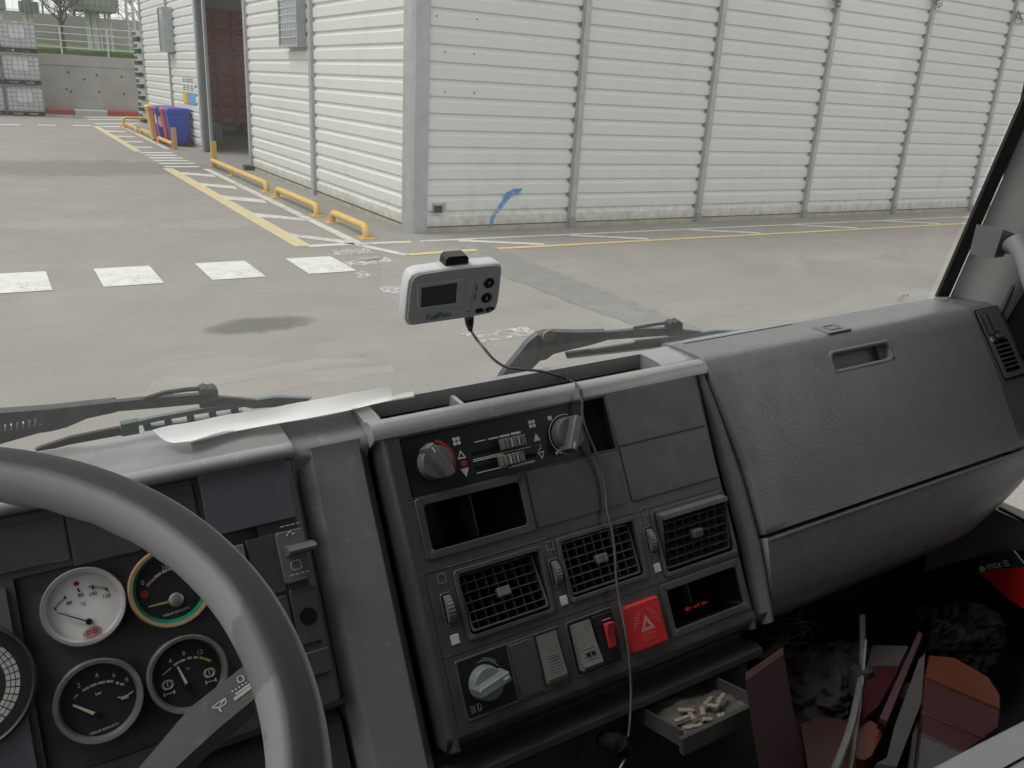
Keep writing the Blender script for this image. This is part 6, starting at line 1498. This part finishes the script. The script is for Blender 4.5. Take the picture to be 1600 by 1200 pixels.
# tubes and wires
def wirething(name, pts, r, mt, label, cat, grp=None):
    mb = MB(CAB); mb.tube(smooth_pts([Vector(p) for p in pts]), r, 8); o = mb.build(name, mt, None, smooth=60); return tag(o, label, cat, grp)
wirething('hose', [CYP(1347,960,.72), CYP(1347,1040,.68), CYP(1338,1100,.60), CYP(1325,1150,.55), CYP(1300,1215,.5)],   .0055, 'knob', 'pale grey hose curving down through the footwell', 'hose')
wirething('thin_cable', [CYP(1352,1000,.70), CYP(1348,1050,.66), CYP(1342,1110,.60), CYP(1334,1170,.55), CYP(1325,1215,.5)], .003, 'dullmetal', 'thin silvery cable beside the pale hose', 'cable')
mb = MB(CAB); mb.tube([CYP(1346,1045,.665), CYP(1344,1085,.655)], .018, 10); mb.tube([CYP(1352,1060,.66), CYP(1364,1066,.66)], .012, 8); tag(mb.build('cable_joint', 'rubber', None), 'black taped joint where the hose and cable meet', 'cable joint')
random.seed(11)
for k in range(7):
    c = CYP(1236+random.uniform(-14,14), 985+random.uniform(-12,12), .80); pts = []
    for j in range(9): a_ = j/8*2*math.pi*random.uniform(.8,1.2); pts.append(c+Vector((math.cos(a_)*.035*random.uniform(.6,1.5), random.uniform(-.02,.02), math.sin(a_)*.020*random.uniform(.5,1.3))))
    wirething('loose_wire', pts, .0013, ('rubber','rubber','maroon')[k % 3], 'loose thin wire in the tangle beside the console', 'wire', 'tangle of loose wires beside the console')
P_ = [CYP(1182,1030,.74), CYP(1214,1005,.78), CYP(1236,992,.8), CYP(1228,1004,.79), CYP(1200,1028,.76)]; mb = MB(CAB); mb.loops([[p+Vector((0,.006,-.003)) for p in P_], P_]); tag(mb.build('torn_trim', 'maroon', None), 'torn reddish trim strip under the console corner', 'trim strip')
mb = MB(CAB); a = CYP(1250,1030,.78); c = CYP(1244,1038,.78); mb.tube([a,c], .005, 8); tag(mb.build('terminal_connector', 'butt', None), 'small pale wire connector hanging in the dark footwell', 'connector')
# red hardware package by the door
XD = 1.60
P_ = [CXP(p[0],p[1],XD) for p in ((1530,896),(1534,868),(1540,864),(1580,858),(1588,862),(1610,888),(1606,886))]
t = thing('tool_package', 'red blister package with a black hanging header, lying by the door', 'package', CAB @ Matrix.Translation(CXP(1580,930,XD)))
hd = [CXP(p[0],p[1],XD) for p in ((1529,894),(1533,868),(1538,865),(1576,860),(1584,861),(1588,866),(1612,896),(1606,887))][:7]
mb = MB(CAB); mb.loops([[p+Vector((.004,0,0)) for p in hd], hd]); mb.build('header_card', 'bagblack', t)
rb = [CXP(p[0],p[1],XD) for p in ((1528,896),(1560,889),(1612,886),(1630,960),(1602,952),(1575,935),(1553,915),(1548,908))]
mb = MB(CAB); mb.loops([[p+Vector((.010,0,0)) for p in rb], [p+Vector((-.001,0,0)) for p in rb]]); mb.build('red_body', 'bagred', t)
PF0 = CXP(1544,890,XD); ex = (CXP(1576,884,XD)-PF0).normalized(); n_ = Vector((-1,0,0)); ey = n_.cross(ex).normalized()
if ey.z < 0: ey = -ey
mb = MB(CAB @ frame(PF0+Vector((-.003,0,0)), ex, ey, ex.cross(ey)));
Lg = (CXP(1566,884,XD)-PF0).length
mb.text('mtx', Lg*.55, Lg*.20, .001, Lg*.62); mb.loops([[(-Lg*.28+Lg*.2*math.cos(a), Lg*.12+Lg*.17*math.sin(a), z) for a in circ(16)] for z in (.0005,.0012)])
for k in range(3): mb.box(Lg*1.2, Lg*1.55, Lg*(.02+.14*k), Lg*(.09+.14*k), .0005, .001)
mb.build('lettering', 'whitemark', t)
mb = MB(CAB); hl_ = [CXP(p[0],p[1],XD-.002) for p in ((1537,877),(1542,872),(1548,869),(1552,872),(1558,873),(1552,877),(1542,879))]; mb.poly(hl_); mb.build('hang_hole', 'blackm', t)
# grey seat corner at the lower right
t = thing('passenger_seat', 'pale grey vinyl seat corner at the bottom right', 'seat', CAB @ Matrix.Translation((1.0,-.1,ZF)))
zs = -.62
P_ = [FL(1395,1225,zs), FL(1440,1200,zs), FL(1520,1158,zs), FL(1600,1118,zs), FL(1700,1070,zs)]
far = [p for p in P_]; near = [Vector((p.x+.10, p.y-.55, p.z)) for p in P_]
mb = MB(CAB); loop = far + near[::-1]; cen = sum(loop, Vector())/len(loop)
mb.loops([[p+Vector((0,0,-.22)) for p in loop], [p+Vector((0,0,-.012)) for p in loop], [p+(cen-p)*.012+Vector((0,0,-.003)) for p in loop], [p+(cen-p)*.03 for p in loop]]); mb.build('seat_cushion', 'seat', t, smooth=60)
a, c = FL(1560,1206,zs+.0005), FL(1610,1178,zs+.0005); mb = MB(CAB); mb.tube([a+(a-c), a, c, c+(c-a)], .0012, 6); mb.build('seat_seam', 'blackm', t)
mb = MB(CAB); p = FL(1640,1160,zs); mb.box(p.x-.25, p.x+.2, p.y-.5, p.y-.05, ZF, zs-.22); mb.build('seat_base', 'darkcloth', t)
bpy.context.view_layer.update()
